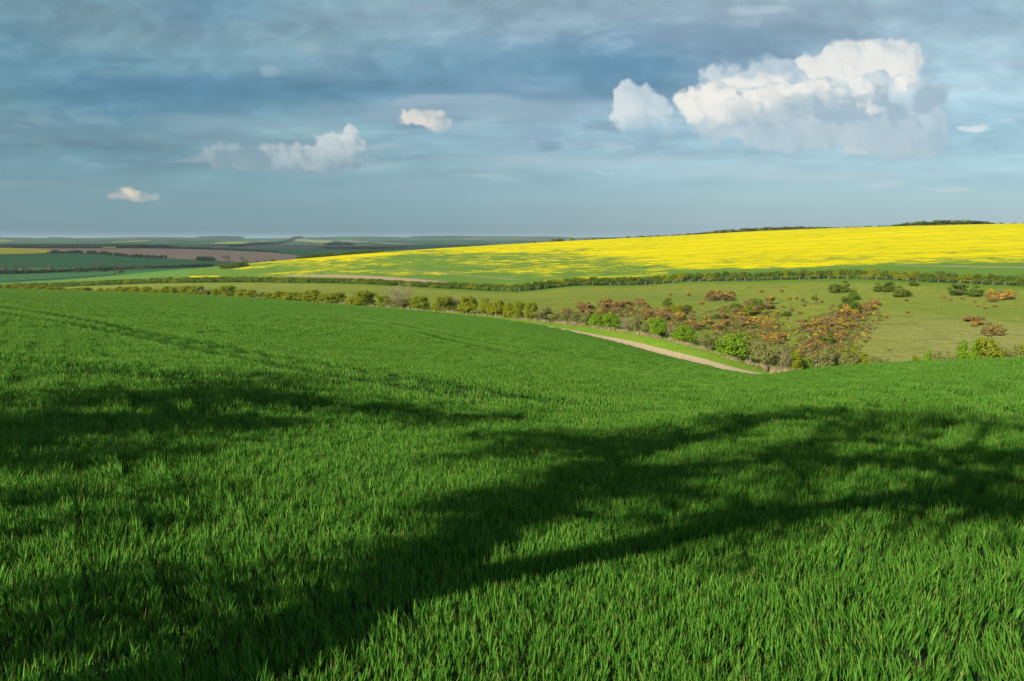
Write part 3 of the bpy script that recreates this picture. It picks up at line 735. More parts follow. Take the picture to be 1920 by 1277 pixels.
# ------------------------------------------------------------------ wheat crop: small patches of real leaves, set side by side
def blade_mesh(rng, size, n, h0, h1, w0, w1, seg, lean=0.35, per=4):
    """n leaves over a size x size square, grouped by plant; each a bent tapering ribbon"""
    npl = n // per
    bx = rng.uniform(-size / 2, size / 2, npl); by = rng.uniform(-size / 2, size / 2, npl)
    Hpl = rng.uniform(h0, h1, npl); a0 = rng.uniform(0, 2 * PI, npl); ln = rng.uniform(0, 0.10, npl)
    V = []; Fq = []; tip = []; lrd = []
    k = 0
    S = np.linspace(0, 1, seg + 1)
    for i in range(npl):
        for j in range(per):
            a = a0[i] + j * 2.4 + rng.normal(0, 0.4)
            st = rng.uniform(0.05, 0.62) * Hpl[i]                       # where the leaf leaves the stem
            L = Hpl[i] * rng.uniform(0.55, 0.85)
            e = abs(rng.normal(0.13, 0.12)) + 0.03                      # lean from vertical at start
            bend = rng.uniform(0.03, 0.55) if rng.random() < 0.82 else rng.uniform(0.7, 1.7)
            w = rng.uniform(w0, w1)
            ang = e + bend * S**1.6
            dr = np.concatenate([[0], np.cumsum(np.sin(ang[:-1]) * L / seg)]); dz = np.concatenate([[0], np.cumsum(np.cos(ang[:-1]) * L / seg)])
            ca, sa = math.cos(a), math.sin(a)
            x = bx[i] + dr * ca + ln[i] * st; y = by[i] + dr * sa; z = st + dz
            tw = a + PI / 2 + rng.normal(0, 0.5) + S * rng.normal(0, 0.5)
            ww = w * 0.5 * np.sin(np.clip(S * 0.93 + 0.16, 0, 1.0) ** 0.8 * PI) ** 0.6 * (1 - S**5)
            ww[-1] = 0.0004
            lrv = rng.random()
            for q in range(seg + 1):
                V.append((x[q] - math.cos(tw[q]) * ww[q], y[q] - math.sin(tw[q]) * ww[q], z[q]))
                V.append((x[q] + math.cos(tw[q]) * ww[q], y[q] + math.sin(tw[q]) * ww[q], z[q]))
                tip += [S[q]] * 2; lrd += [lrv] * 2
            for q in range(seg):
                Fq.append((k, k + 1, k + 3, k + 2)); k += 2
            k += 2
    return V, Fq, {'tip': tip, 'lrand': lrd}
src = bpy.data.collections.new('wheat_patches')
NV = 4
for lod, (sz, n, h0, h1, w0, w1, sg) in enumerate([(0.4, 900, 0.07, 0.135, 0.0038, 0.0078, 5), (0.8, 1700, 0.085, 0.14, 0.0055, 0.0095, 3), (1.2, 1250, 0.13, 0.20, 0.013, 0.022, 2), (0.4, 230, 0.11, 0.175, 0.009, 0.015, 3)]):
    for v in range(NV):
        rg = np.random.default_rng(100 + lod * 10 + v)
        V, Fq, at = blade_mesh(rg, sz * 1.06, n, h0, h1, w0, w1, sg)
        o = bpy.data.objects.new('wheat_patch_%d%d' % (lod, v), mesh('wheat_patch', V, Fq, M_WHEAT, at))
        src.objects.link(o)
GA = R(28)
CA, SA = math.cos(GA), math.sin(GA)
def turn(u, v): return u * CA - v * SA, u * SA + v * CA
BASE = 2.4                                     # every patch size divides this cell
nb = int(340 / BASE)
bu, bv = [a.ravel() * BASE for a in np.meshgrid(np.arange(-nb, nb) + 0.5, np.arange(-nb, nb) + 0.5)]
bx_, by_ = turn(bu, bv); br_ = np.hypot(bx_, by_); bt_ = np.arctan2(bx_, by_)
def split(u, v, big, small):
    n = round(big / small); o = (np.arange(n) - (n - 1) / 2) * small; ou, ov = np.meshgrid(o, o)
    return (u[:, None] + ou.ravel()[None]).ravel(), (v[:, None] + ov.ravel()[None]).ravel()
z0 = (br_ < 13.0) & (np.abs(bt_) < R(58)) | (br_ < 2.6)
z1 = ~z0 & (br_ < 44.0) & (np.abs(bt_) < R(44))
z2 = ~z0 & ~z1 & (np.abs(bt_) < R(80)) & ((np.abs(bt_) < R(46)) | (br_ < 110))
pts = []
def place(u, v, lod, size):
    x, y = turn(u, v); r = np.hypot(x, y); th = np.arctan2(x, y)
    k = (r > 1.3) & (r < np.interp(th, TH, FR_TH[:, E_]) - 0.25 - size * 0.3)
    x, y, u, v = x[k], y[k], u[k], v[k]
    z = ground(x, y); e = 0.4
    gx = (ground(x + e, y) - ground(x - e, y)) / (2 * e); gy = (ground(x, y + e) - ground(x, y - e)) / (2 * e)
    rz = RNG.integers(0, 4, len(x)) * PI / 2 + GA
    td = tramdist(x, y) if size < 0.5 and lod == 3 else np.full(len(x), 9.0)
    hs = 1.0 + 0.10 * np.sin(x * 0.5 + 1.3 * np.sin(y * 0.4)) * np.sin(y * 0.6 + 1) + RNG.normal(0, 0.06, len(x))
    tk = np.clip((0.72 - td) / 0.3, 0, 1)
    hs = hs * (1 - 0.75 * tk)
    idx = lod * NV + RNG.integers(0, NV, len(x))
    pts.append((np.stack([x, y, z], -1), np.stack([np.arctan(gy), -np.arctan(gx), rz], -1), np.stack([np.ones_like(x), np.ones_like(x), hs], -1), idx, tk))
for zi, size, lod in ((z0, 0.4, 0), (z1, 0.8, 1), (z2, 1.2, 2)):
    u, v = split(bu[zi], bv[zi], BASE, size)
    if lod:
        td = tramdist(*turn(u, v)); n = td < 0.72 + size * 0.72
        place(u[~n], v[~n], lod, size); a, b = split(u[n], v[n], size, 0.4); place(a, b, 3, 0.4)
    else: place(u, v, lod, size)
Pp, Pr, Ps, Pi, Pt = [np.concatenate([p[i] for p in pts]) for i in range(5)]
print('wheat patches', len(Pp))
me = bpy.data.meshes.new('wheat_crop'); me.vertices.add(len(Pp)); me.vertices.foreach_set('co', Pp.astype(np.float32).ravel())
for nm, A in (('rot', Pr), ('scl', Ps)):
    a = me.attributes.new(nm, 'FLOAT_VECTOR', 'POINT'); a.data.foreach_set('vector', A.astype(np.float32).ravel())
a = me.attributes.new('track', 'FLOAT', 'POINT'); a.data.foreach_set('value', Pt.astype(np.float32))
a = me.attributes.new('idx', 'INT', 'POINT'); a.data.foreach_set('value', Pi.astype(np.int32))
me.materials.append(M_WHEAT)
wo = tag(obj('wheat_crop', me), 'young green wheat plants covering the foreground field', 'wheat', None, 'stuff')
ng = bpy.data.node_groups.new('set_out_wheat', 'GeometryNodeTree')
ng.interface.new_socket('Geometry', in_out='INPUT', socket_type='NodeSocketGeometry')
ng.interface.new_socket('Geometry', in_out='OUTPUT', socket_type='NodeSocketGeometry')
gi = ng.nodes.new('NodeGroupInput'); go = ng.nodes.new('NodeGroupOutput')
ip = ng.nodes.new('GeometryNodeInstanceOnPoints'); ci = ng.nodes.new('GeometryNodeCollectionInfo')
ci.inputs['Collection'].default_value = src; ci.inputs['Separate Children'].default_value = True; ci.inputs['Reset Children'].default_value = True
def nattr(nm, dt):
    n = ng.nodes.new('GeometryNodeInputNamedAttribute'); n.data_type = dt; n.inputs['Name'].default_value = nm; return n.outputs['Attribute']
ng.links.new(gi.outputs[0], ip.inputs['Points']); ng.links.new(ci.outputs[0], ip.inputs['Instance'])
ip.inputs['Pick Instance'].default_value = True
ng.links.new(nattr('idx', 'INT'), ip.inputs['Instance Index'])
ng.links.new(nattr('rot', 'FLOAT_VECTOR'), ip.inputs['Rotation'])
ng.links.new(nattr('scl', 'FLOAT_VECTOR'), ip.inputs['Scale'])
ng.links.new(ip.outputs[0], go.inputs[0])
md = wo.modifiers.new('set_out', 'NODES'); md.node_group = ng
#@@VEG
# ------------------------------------------------------------------ plant prototypes
def rand_dirs(rng, n):
    v = rng.normal(size=(n, 3)); return v / np.linalg.norm(v, axis=1, keepdims=True)
def leaf_quads(rng, C, size, stretch=1.6, up=0.0, out=None):
    """small diamond leaves at the points C, randomly turned"""
    n = len(C); a = rand_dirs(rng, n); a[:, 2] += up; a /= np.linalg.norm(a, axis=1, keepdims=True)
    b = np.cross(a, rand_dirs(rng, n)); b /= np.linalg.norm(b, axis=1, keepdims=True) + 1e-9
    s = (size * rng.uniform(0.6, 1.3, n))[:, None] if np.isscalar(size) else (size)[:, None]
    V = np.stack([C - a * s * stretch * 0.5, C + b * s * 0.5, C + a * s * stretch * 0.5, C - b * s * 0.5], 1).reshape(-1, 3)
    F = np.arange(n * 4).reshape(n, 4)
    at = {'lrand': np.repeat(rng.random(n), 4)}
    if out is not None: at['out'] = np.repeat(out, 4, axis=0)
    return V, F, at
def crown_points(rng, n, nl, rx=0.5, z0=0.12, z1=1.0, lr=(0.13, 0.24), hollow=0.55, top=1.0, core=0.12):
    cs = []
    for _ in range(nl):
        h = rng.uniform(0.0, 1.0); a = rng.uniform(0, 2 * PI)
        prof = math.sin(PI * (0.16 + 0.74 * h) ** top) ** 0.6
        rr = rx * prof * rng.uniform(0.35, 0.85)
        rad = rng.uniform(*lr) * (1.0 - 0.35 * h)
        cs.append((rr * math.cos(a), rr * math.sin(a), z0 + rad * 0.8 + h * (z1 - z0 - 1.6 * rad) + rng.normal(0, 0.02), rad))
    cs = np.array(cs)
    k = rng.choice(nl, n, p=cs[:, 3]**2 / (cs[:, 3]**2).sum())
    d = rand_dirs(rng, n); d[:, 2] = d[:, 2] * 0.85 + 0.1
    q = np.where(rng.random(n) < core, rng.uniform(0.1, hollow, n), rng.uniform(hollow, 1.08, n) )
    P = cs[k, :3] + d * (cs[k, 3] * q)[:, None]
    P[:, 2] = np.maximum(P[:, 2], 0.03)
    global OUT
    rad = P - [0, 0, z0 + (z1 - z0) * 0.35]; rad /= np.linalg.norm(rad, axis=1, keepdims=True) + 1e-6
    OUT = d * 0.55 + rad * 0.45 + [0, 0, 0.15]; OUT /= np.linalg.norm(OUT, axis=1, keepdims=True) + 1e-6
    return P, cs
def tube(P, rad, sides=6, cap=True):
    P = np.asarray(P, float); n = len(P)
    T = np.gradient(P, axis=0); T /= np.linalg.norm(T, axis=1, keepdims=True) + 1e-9
    ref = np.array([0.3, 0.9, 0.1]); V = []
    for i in range(n):
        u = np.cross(T[i], ref); u /= np.linalg.norm(u) + 1e-9; w = np.cross(T[i], u)
        for k in range(sides):
            a = 2 * PI * k / sides; V.append(P[i] + (u * math.cos(a) + w * math.sin(a)) * rad[i])
    F = [(i * sides + k, i * sides + (k + 1) % sides, (i + 1) * sides + (k + 1) % sides, (i + 1) * sides + k) for i in range(n - 1) for k in range(sides)]
    return np.array(V), np.array(F)
def join(parts):
    V = []; F = []; o = 0
    for v, f in parts: V.append(v); F.append(f + o); o += len(v)
    return np.concatenate(V), np.concatenate(F)
def stems(rng, cs, nst=5, r0=0.035, spread=0.06, ncs=10):
    parts = []
    for i in range(nst):
        a = rng.uniform(0, 2 * PI); b = np.array([math.cos(a) * spread, math.sin(a) * spread, -0.04])
        for c in cs[rng.choice(len(cs), max(1, ncs // nst))]:
            e = c[:3]; m = b * 0.4 + e * 0.5 + np.array([0, 0, 0.05]) + rng.normal(0, 0.03, 3)
            P = [b, b * 0.85 + m * 0.15 + np.array([0, 0, .05]), m, e]
            parts.append(tube(P, [r0, r0 * 0.8, r0 * 0.5, r0 * 0.15], 5))
    return join(parts)
def twigs(rng, levels=4, n0=7, h=0.62, r0=0.02, spread=0.55, kids=3, up=0.5):
    """a bare, much branched shrub, one unit high"""
    parts = []; tips = []
    def grow(p, d, L, r, lv):
        q = p + d * L * 0.5 + rng.normal(0, L * 0.05, 3); e = q + (d + rng.normal(0, 0.14, 3) + np.array([0, 0, 0.10])) * L * 0.5
        parts.append(tube([p, q, e], [r, r * 0.8, r * 0.6], 4 if lv else 3))
        if lv == 0: tips.append(e); return
        for k in range(kids + (rng.random() < 0.5)):
            nd = d + rng.normal(0, spread, 3) + np.array([0, 0, up * 0.25]); nd /= np.linalg.norm(nd)
            st = q if k == 0 else e
            grow(st, nd, L * rng.uniform(0.55, 0.8), r * 0.55, lv - 1)
    for i in range(n0):
        a = 2 * PI * i / n0 + rng.uniform(-.4, .4); t = rng.uniform(0.1, 0.6)
        d = np.array([math.cos(a) * t, math.sin(a) * t, 1.0]); d /= np.linalg.norm(d)
        grow(np.array([math.cos(a) * 0.03, math.sin(a) * 0.03, -0.03]), d, h * rng.uniform(0.35, 0.55), r0, levels - 1)
    V, F = join(parts); s = 1.0 / V[:, 2].max()
    return V * s, F, np.array(tips) * s
def flat_lr(V): return {'lrand': np.full(len(V), 0.4)}
PROTO = {}
def proto(kind, seed, name, mats, build):
    PROTO.setdefault(kind, []).append((name, build(np.random.default_rng(seed)), mats))
def b_bush(n, nl, leaf, **k):
    def f(rng):
        P, cs = crown_points(rng, n, nl, **k); V, F, lr = leaf_quads(rng, P, leaf, out=OUT)
        m1 = mesh('crown', V, F, None, lr); tv, tf = stems(rng, cs)
        return [('crown', m1), ('trunk', mesh('trunk', tv, tf, None, smooth=True))]
    return f
def b_twiggy(leaves, leaf, **k):
    def f(rng):
        V, F, tips = twigs(rng, **k)
        out = [('branches', mesh('branches', V, F, None, flat_lr(V)))]
        if leaves:
            C = tips[rng.integers(0, len(tips), leaves)] + rng.normal(0, 0.035, (leaves, 3)); C = C[C[:, 2] > 0.05]
            oc = C - [0, 0, 0.25]; oc /= np.linalg.norm(oc, axis=1, keepdims=True); LV, LF, lr = leaf_quads(rng, C, leaf, out=oc); out.append(('crown', mesh('crown', LV, LF, None, lr)))
        return out
    return f
def b_gorse(n, nf, patch):
    def f(rng):
        P, cs = crown_points(rng, n, 9, rx=0.5, z0=0.0, z1=1.0, lr=(0.2, 0.34), hollow=0.7)
        V, F, lr = leaf_quads(rng, P, 0.085, 2.2, 0.5, out=OUT)
        out = [('foliage', mesh('foliage', V, F, None, lr))]
        if nf:
            Q, _ = crown_points(rng, nf * 5, 9, rx=0.5, z0=0.0, z1=1.0, lr=(0.2, 0.34), hollow=0.95, core=0.0) if False else (P[rng.integers(0, n, nf * 4)], None)
            hot = rand_dirs(rng, 5); hot[:, 2] = abs(hot[:, 2]); w = np.max((Q - [0, 0, 0.35]) @ hot.T, 1) + 0.35 * Q[:, 2] + rng.normal(0, patch, len(Q))
            Q = Q[np.argsort(-w)[:nf]] * 1.04 + rng.normal(0, 0.01, (nf, 3))
            oq = Q - [0, 0, 0.2]; oq /= np.linalg.norm(oq, axis=1, keepdims=True); V, F, lr = leaf_quads(rng, Q, 0.075, 1.2, 0.0, out=oq); out.append(('flowers', mesh('flowers', V, F, None, lr)))
        return out
    return f
for sd in range(4): proto('bush', 20 + sd, 'hawthorn_bush', None, b_bush(5200, 34, 0.040, rx=0.52, z0=-0.04, core=0.35, lr=(0.17, 0.27)))
for sd in range(3): proto('tall', 30 + sd, 'field_maple', None, b_bush(5200, 36, 0.038, rx=0.50, z0=-0.02, core=0.35, lr=(0.14, 0.23)))
for sd in range(4): proto('hedge', 40 + sd, 'hedge_bush', None, b_bush(2000, 24, 0.066, rx=0.58, z0=-0.08, z1=0.98, lr=(0.22, 0.32), top=0.8, core=0.3))
for sd in range(3): proto('haw', 50 + sd, 'hawthorn_bush', None, b_bush(2600, 26, 0.050, rx=0.54, z0=-0.04, lr=(0.16, 0.25), core=0.3))
for sd in range(3): proto('tree', 60 + sd, 'tree', None, b_bush(900, 20, 0.075, rx=0.48, z0=0.20, core=0.15))
for sd in range(3): proto('twiggy', 70 + sd, 'bare_shrub', None, b_twiggy(0, 0, levels=5, n0=8, kids=3, r0=0.012, spread=0.5))
for sd in range(3): proto('sallow', 80 + sd, 'sallow_bush', None, b_twiggy(2600, 0.045, levels=4, n0=9, kids=3, r0=0.014, spread=0.45))
for sd in range(2): proto('baretree', 90 + sd, 'bare_tree', None, b_twiggy(0, 0, levels=5, n0=3, kids=3, r0=0.035, spread=0.5, h=0.8))
for sd in range(3): proto('gorse_brown', 110 + sd, 'gorse_bush', None, b_gorse(420, 34, 0.25))
for sd in range(3): proto('gorse_mixed', 120 + sd, 'gorse_bush', None, b_gorse(420, 130, 0.15))
for sd in range(2): proto('gorse_yellow', 130 + sd, 'gorse_bush', None, b_gorse(360, 300, 0.15))
MESHES = {}
def plant(kind, x, y, w, h, leafmat=None, label=None, cat='bush', group=None, name=None, sink=0.0, stemmat=None, plain=False):
    nm, parts, _ = PROTO[kind][random.randrange(len(PROTO[kind]))]
    z = float(ground(np.array([x]), np.array([y]))[0]) - sink
    e = empty(name or nm, (x, y, z), random.uniform(0, 2 * PI), (w, w, h))
    tag(e, label, cat, group)
    for pn, me in parts:
        mat = {'trunk': stemmat or M_BARK, 'branches': stemmat or M_TWIG, 'flowers': M_FLOW}.get(pn, leafmat)
        key = (me.name, mat.name)
        if key not in MESHES:
            m2 = me.copy() if me.materials else me
            if m2 is me and key[0] in [k[0] for k in MESHES]: m2 = me.copy()
            m2.materials.clear(); m2.materials.append(mat); MESHES[key] = m2
        obj(pn, MESHES[key], e)
    return e
def polar(th, r): return r * math.sin(th), r * math.cos(th)

# ------------------------------------------------------------------ the near hedge along the wheat and the track
# (column, row of the top, width in columns, kind, leaf, own label)
LG, LB, LY = M_LEAF, M_LEAF_B, M_LEAF_G
NEAR = [(-60,535,26,'bush',LG,0),(-30,534,24,'bush',LG,0),(-5,535,24,'bush',LG,0),(18,535,22,'bush',LG,0),(38,537,18,'bush',LG,0),(52,537,18,'bush',LG,0),(70,538,18,'bush',LG,0),(88,540,16,'bush',LG,0),(104,540,18,'bush',LG,0),(120,542,16,'bush',LG,0),
 (140,541,18,'bush',LG,0),(155,541,18,'bush',LG,0),(184,543,16,'bush',LG,0),(200,543,18,'bush',LG,0),(216,541,20,'bush',LG,0),(234,541,22,'bush',LG,0),(252,541,22,'bush',LG,0),(270,541,20,'bush',LG,0),(288,543,20,'bush',LG,0),(306,541,22,'bush',LG,0),
 (325,541,22,'bush',LG,0),(345,540,24,'bush',LG,0),(366,540,22,'bush',LG,0),(385,545,16,'sallow',LY,0),(402,545,18,'bush',LG,0),(424,540,28,'tall',LG,0),(450,546,20,'bush',LG,0),(467,547,20,'bush',LG,0),(486,552,14,'sallow',LY,0),
 (502,550,22,'bush',LG,0),(521,547,24,'bush',LG,0),(545,548,28,'bush',LG,0),(566,549,24,'bush',LG,0),(586,544,34,'tall',LG,'tallest yellow-green bush in the left half of the near hedge'),(604,552,20,'bush',LG,0),(628,550,36,'bush',LG,'round yellow-green bush left of the widest bush in the near hedge'),
 (680,547,54,'bush',LG,'wide spreading yellow-green bush left of the pale leafless shrub'),(658,556,20,'bush',LG,0),(717,555,32,'bush',LG,'small yellow-green bush just left of the pale leafless shrub'),(752,530,62,'twiggy',0,'large pale leafless shrub standing tall in the near hedge'),(757,562,40,'sallow',LY,'low greyish bush at the foot of the pale leafless shrub'),
 (787,557,34,'bush',LG,'yellow-green bush just right of the pale leafless shrub'),(831,557,42,'bush',LG,'round bush between the two pale leafless shrubs'),(856,553,30,'twiggy',0,'smaller pale leafless shrub behind the near hedge'),(876,557,38,'tall',LG,'upright green bush right of the smaller leafless shrub'),(908,561,26,'tall',LG,0),
 (926,566,24,'bush',LG,0),(936,564,22,'tall',LG,0),(953,570,22,'bush',LG,0),(972,567,28,'bush',LG,0),(996,568,28,'tall',LG,'leafy upright bush ending the green run of the near hedge'),(1018,575,32,'sallow',LY,0),(1040,586,22,'sallow',LY,0),(1060,585,24,'sallow',LY,0),
 (1080,585,24,'sallow',LY,0),(1098,587,20,'sallow',LY,0),(1124,590,34,'bush',LB,'left one of the paired bright green bushes above the track'),(1148,590,36,'bush',LB,'right one of the paired bright green bushes above the track'),(1178,592,30,'twiggy',0,'straw-coloured leafless shrub above the middle of the track'),(1196,598,26,'sallow',LY,0),
 (1212,606,20,'sallow',LY,0),(1236,598,42,'bush',LB,'bright green rounded bush above the middle of the track'),(1262,606,18,'twiggy',0,'thin leafless shrub between two bright green bushes above the track'),(1287,613,44,'bush',LB,'dark green dome-shaped bush above the lower track'),(1334,634,34,'sallow',LY,'grey-green twiggy bush left of the big bright green bush'),
 (1384,625,62,'bush',LB,'big bright green bush above the lower end of the track'),(1412,637,40,'sallow',LY,'grey-green bush just right of the big bright green bush'),(1442,645,42,'sallow',LY,0),(1472,652,40,'sallow',LY,0),(1478,650,22,'twiggy',0,'straw-coloured leafless shrub behind the valley bushes'),(1500,661,30,'bush',LG,0),
 (1517,674,30,'bush',LB,'small bright yellow-green bush at the wheat edge in the hollow'),(1553,661,48,'sallow',LY,0),(1585,664,40,'sallow',LY,0),(1612,661,54,'sallow',LG,'rounded grey-green bush left of the open gap in the valley hedge'),(1652,675,28,'bush',LY,0),(1672,679,20,'bush',LY,0),(1730,674,24,'bush',LG,0),
 (1752,664,17,'bush',LB,'tiny bright green bush in the low scrub on the right'),(1775,669,22,'sallow',LY,0),(1797,668,22,'sallow',LY,0),(1826,642,34,'bush',LB,'bright green round bush at the wheat edge on the right'),(1864,645,50,'bush',LG,'broad olive bush right of the bright green round bush'),(1897,653,34,'twiggy',0,'straw-coloured leafless shrub near the right edge'),
 (1916,650,34,'sallow',LY,0),(1950,648,44,'bush',LG,0),(1990,652,44,'bush',LG,0),(2030,650,40,'bush',LG,0)]
for (px, top, wpx, kind, leaf, own) in NEAR:
    th = th_of(px); r = float(feat_r(F_, th)) + (2.0 if px < 1040 else 2.6)
    if kind == 'twiggy' and own and 'behind' in own: r += 5
    if px > 1440: r = float(feat_r(F_, th)) - 6 + random.uniform(-1, 3)
    h = max(1.6, elev_height(px, top, r)); w = wpx * r / FPX * (1.15 if px > 640 or kind == 'twiggy' else 1.4)
    h = min(h, 9.5) * (1.25 if px < 500 else 1.06 if px < 1430 else 1.12)
    x, y = polar(th, r)
    seg = 'left run of the near hedge, half hidden by the wheat' if px < 480 else 'near hedge along the top of the wheat' if px < 1010 else 'hedge beside the earth track' if px < 1440 else 'valley bottom behind the wheat'
    lab = own or ('%s in the %s' % ({'bush': 'yellow-green bush', 'tall': 'upright yellow-green bush', 'sallow': 'greyish twiggy bush', 'twiggy': 'leafless shrub'}[kind], seg))
    plant(kind, x, y, w, h * 1.05, leaf or None, lab, 'shrub' if kind in ('twiggy', 'sallow') else 'bush', 'bushes of the near hedge', sink=0.05, stemmat=M_TWIG if kind in ('twiggy', 'sallow') else None)

# ------------------------------------------------------------------ long hedge under the rape field, with its fence
th = th_of(22); n = 0
HB = []
while th < th_of(2060):
    r = float(feat_r(H_, th)); HB.append((th, r))
    dr = (float(feat_r(H_, th + 0.002)) - r) / 0.002
    th += 3.3 / math.hypot(r, dr)
print('hedge bushes', len(HB))
for k, (th, r) in enumerate(HB):
    px = CX + FPX * math.tan(th) * 0.993
    if 1776 < px < 1790 or 1790 < px < 1796: continue
    hh = float(np.interp(px, [0, 200, 400, 540, 640, 800, 1000, 1300, 1700], [2.6, 2.8, 2.9, 2.4, 2.2, 2.35, 3.1, 3.6, 3.8])) * random.uniform(0.93, 1.07)
    x, y = polar(th + random.uniform(-0.4, 0.4) / r, r + 1.6)
    lab = 'clipped hawthorn in the long hedge, ' + ('far left stretch above the olive pasture' if px < 530 else 'stretch under the bare earth strip' if px < 900 else 'stretch with fence posts below the yellow field')
    plant('hedge', x, y, random.uniform(4.8, 6.0), hh, random.choice([M_LEAF_H, M_LEAF_H, M_LEAF_H, M_LEAF]), lab, 'hedge bush', 'hawthorns of the long field hedge', sink=0.1)
fe = empty('wire_fence'); tag(fe, 'post and wire fence running along the foot of the long hedge', 'fence')
FP = []
th = th_of(890)
while th < th_of(2040):
    r = float(feat_r(H_, th)) - 1.2; x, y = polar(th, r); FP.append((x, y, float(ground(np.array([x]), np.array([y]))[0])))
    th += 3.4 * random.uniform(0.95, 1.05) / r
FP = FP[:100]
for (x, y, z) in FP:
    V, F = tube([(x, y, z - 0.2), (x + random.uniform(-.04, .04), y, z + random.uniform(1.15, 1.4))], [0.065, 0.06], 6)
    obj('fence_post', mesh('fence_post', V, F, M_WOOD), fe)
for hz in (0.35, 0.7, 1.05):
    V, F = tube([(x, y, z + hz) for x, y, z in FP], [0.008] * len(FP), 4); obj('wire', mesh('wire', V, F, M_WIRE), fe)

# ------------------------------------------------------------------ gorse on the slope
GORSE = [((1350,559,28,7), 13, 'm', 'gorse clump high on the slope, upper left of the thickets'), ((1170,577,52,8), 16, 'm', 'brown and yellow gorse in the left thicket above the track'), ((1122,583,48,7), 12, 'b', 'brown gorse at the left end of the left thicket'),
 ((1240,590,42,11), 13, 'b', 'brown gorse on the right side of the left thicket'), ((1272,600,22,9), 6, 'm', 'gorse at the lower right of the left thicket'), ((1062,585,12,4), 3, 'b', 'low brown gorse at the left tip of the thicket'),
 ((1395,600,46,20), 24, 'm', 'gorse in the middle thicket of the slope'), ((1425,578,32,10), 9, 'b', 'brown gorse at the top of the middle thicket'), ((1310,613,22,7), 8, 'b', 'brown gorse in a small clump left of the middle thicket'), ((1340,618,12,4), 3, 'm', 'gorse in a tiny clump below left of the middle thicket'),
 ((1435,612,26,9), 9, 'm', 'gorse at the lower right edge of the middle thicket'), ((1562,625,42,22), 27, 'm', 'gorse in the large right thicket'), ((1592,592,32,14), 18, 'y', 'yellow flowering gorse at the top of the right thicket'), ((1622,576,28,7), 10, 'y', 'yellow gorse at the right tip of the right thicket'),
 ((1535,652,42,12), 12, 'b', 'brown gorse low in the right thicket'), ((1518,612,20,6), 6, 'm', 'gorse on the left side of the right thicket'), ((1448,640,26,6), 9, 'y', 'orange-yellow gorse behind the grey-green valley bushes'), ((1500,668,20,8), 5, 'm', 'gorse low down behind the valley bushes'),
 ((1868,561,30,5), 10, 'y', 'yellow gorse in the clump at the right, near the two round hawthorns'), ((1820,606,20,7), 7, 'b', 'brown gorse in the upper of two clumps on the bare slope'), ((1862,628,20,6), 7, 'b', 'brown gorse in the lower of two clumps on the bare slope')]
rng = np.random.default_rng(404)
def scrub(name, lab, mat, n, h0, h1, only=None):
    C = []; O = []
    cells = [((1180,590,85,14),), ((1262,604,48,18),), ((1390,604,68,28),), ((1452,622,38,12),), ((1415,640,55,12),), ((1562,628,62,36),), ((1600,598,50,26),), ((1530,662,48,18),), ((1120,588,55,8),), ((1350,559,30,8),)]
    wts = np.array([g[0][2] * g[0][3] for g in cells], float); wts /= wts.sum()
    for i in rng.choice(len(cells), n, p=wts):
        cx, cy, rx, ry = cells[i][0]; a = rng.uniform(0, 2 * PI); f = rng.random() ** 0.6 * 1.12
        th, rr_ = hit(cx + rx * f * math.cos(a), cy + ry * f * math.sin(a), rmin=125.0); x, y = polar(th, rr_); z = float(ground(np.array([x]), np.array([y]))[0])
        H = rng.uniform(h0, h1); w = rng.uniform(0.4, 0.95) * (0.5 if mat is M_FLOW else 1.0); P, _ = crown_points(rng, 46, 6, rx=1.0, z0=-0.1, lr=(0.3, 0.5)); C.append(P * [w, w, H] + [x, y, z]); O.append(OUT)
    C = np.concatenate(C); V, F, lr = leaf_quads(rng, C, (0.10 if mat is M_FLOW else 0.15) * rng.uniform(0.6, 1.3, len(C)), 1.5, out=np.concatenate(O))
    tag(obj(name, mesh(name, V, F, mat, lr)), lab, 'scrub', None, 'stuff')
scrub('bramble_scrub', 'low rust-brown scrub filling the gaps between the gorse bushes', M_GORSE, 950, 0.25, 0.8)
scrub('green_scrub', 'low olive-green scrub between the gorse bushes', M_LEAF_H, 420, 0.25, 0.8)
scrub('pale_scrub', 'low grey-green scrub around the gorse thickets', M_LEAF_G, 350, 0.25, 0.8)
scrub('gorse_blossom', 'small yellow flower patches scattered through the thickets', M_FLOW, 200, 0.3, 0.75)
SINGLE = [(1315,569,'y'),(1345,580,'y'),(1358,575,'y'),(1427,546,'y'),(1465,545,'b'),(1481,560,'y'),(1492,559,'y'),(1468,576,'b'),(1483,581,'b'),(1456,586,'y'),(1475,597,'m'),(1505,563,'b'),(1510,567,'m'),(1507,573,'b'),(1530,567,'m'),(1540,566,'m'),
 (1770,557,'y'),(1782,563,'m'),(1804,559,'m'),(1828,566,'m'),(1835,573,'y'),(1866,574,'y'),(1848,578,'y'),(1700,585,'m'),(1661,594,'y'),(1630,590,'b'),(1700,563,'b'),(1496,602,'b'),(1494,623,'b'),(1500,587,'b'),(1666,656,'b'),(1855,608,'b'),(1862,620,'b'),(1291,553,'y'),(1256,552,'y'),(1298,585,'b'),(1560,573,'m')]
KM = {'b': 'gorse_brown', 'm': 'gorse_mixed', 'y': 'gorse_yellow'}
ng_ = 0
def gorse_at(px, py, k, lab, wpx, grp='gorse on the slope'):
    th, r = hit(px, py, rmin=125.0); x, y = polar(th, r); w = wpx * r / FPX
    plant(KM[k], x, y, w, w * random.uniform(0.52, 0.8), M_GORSE, lab, 'gorse bush', grp, sink=0.05)
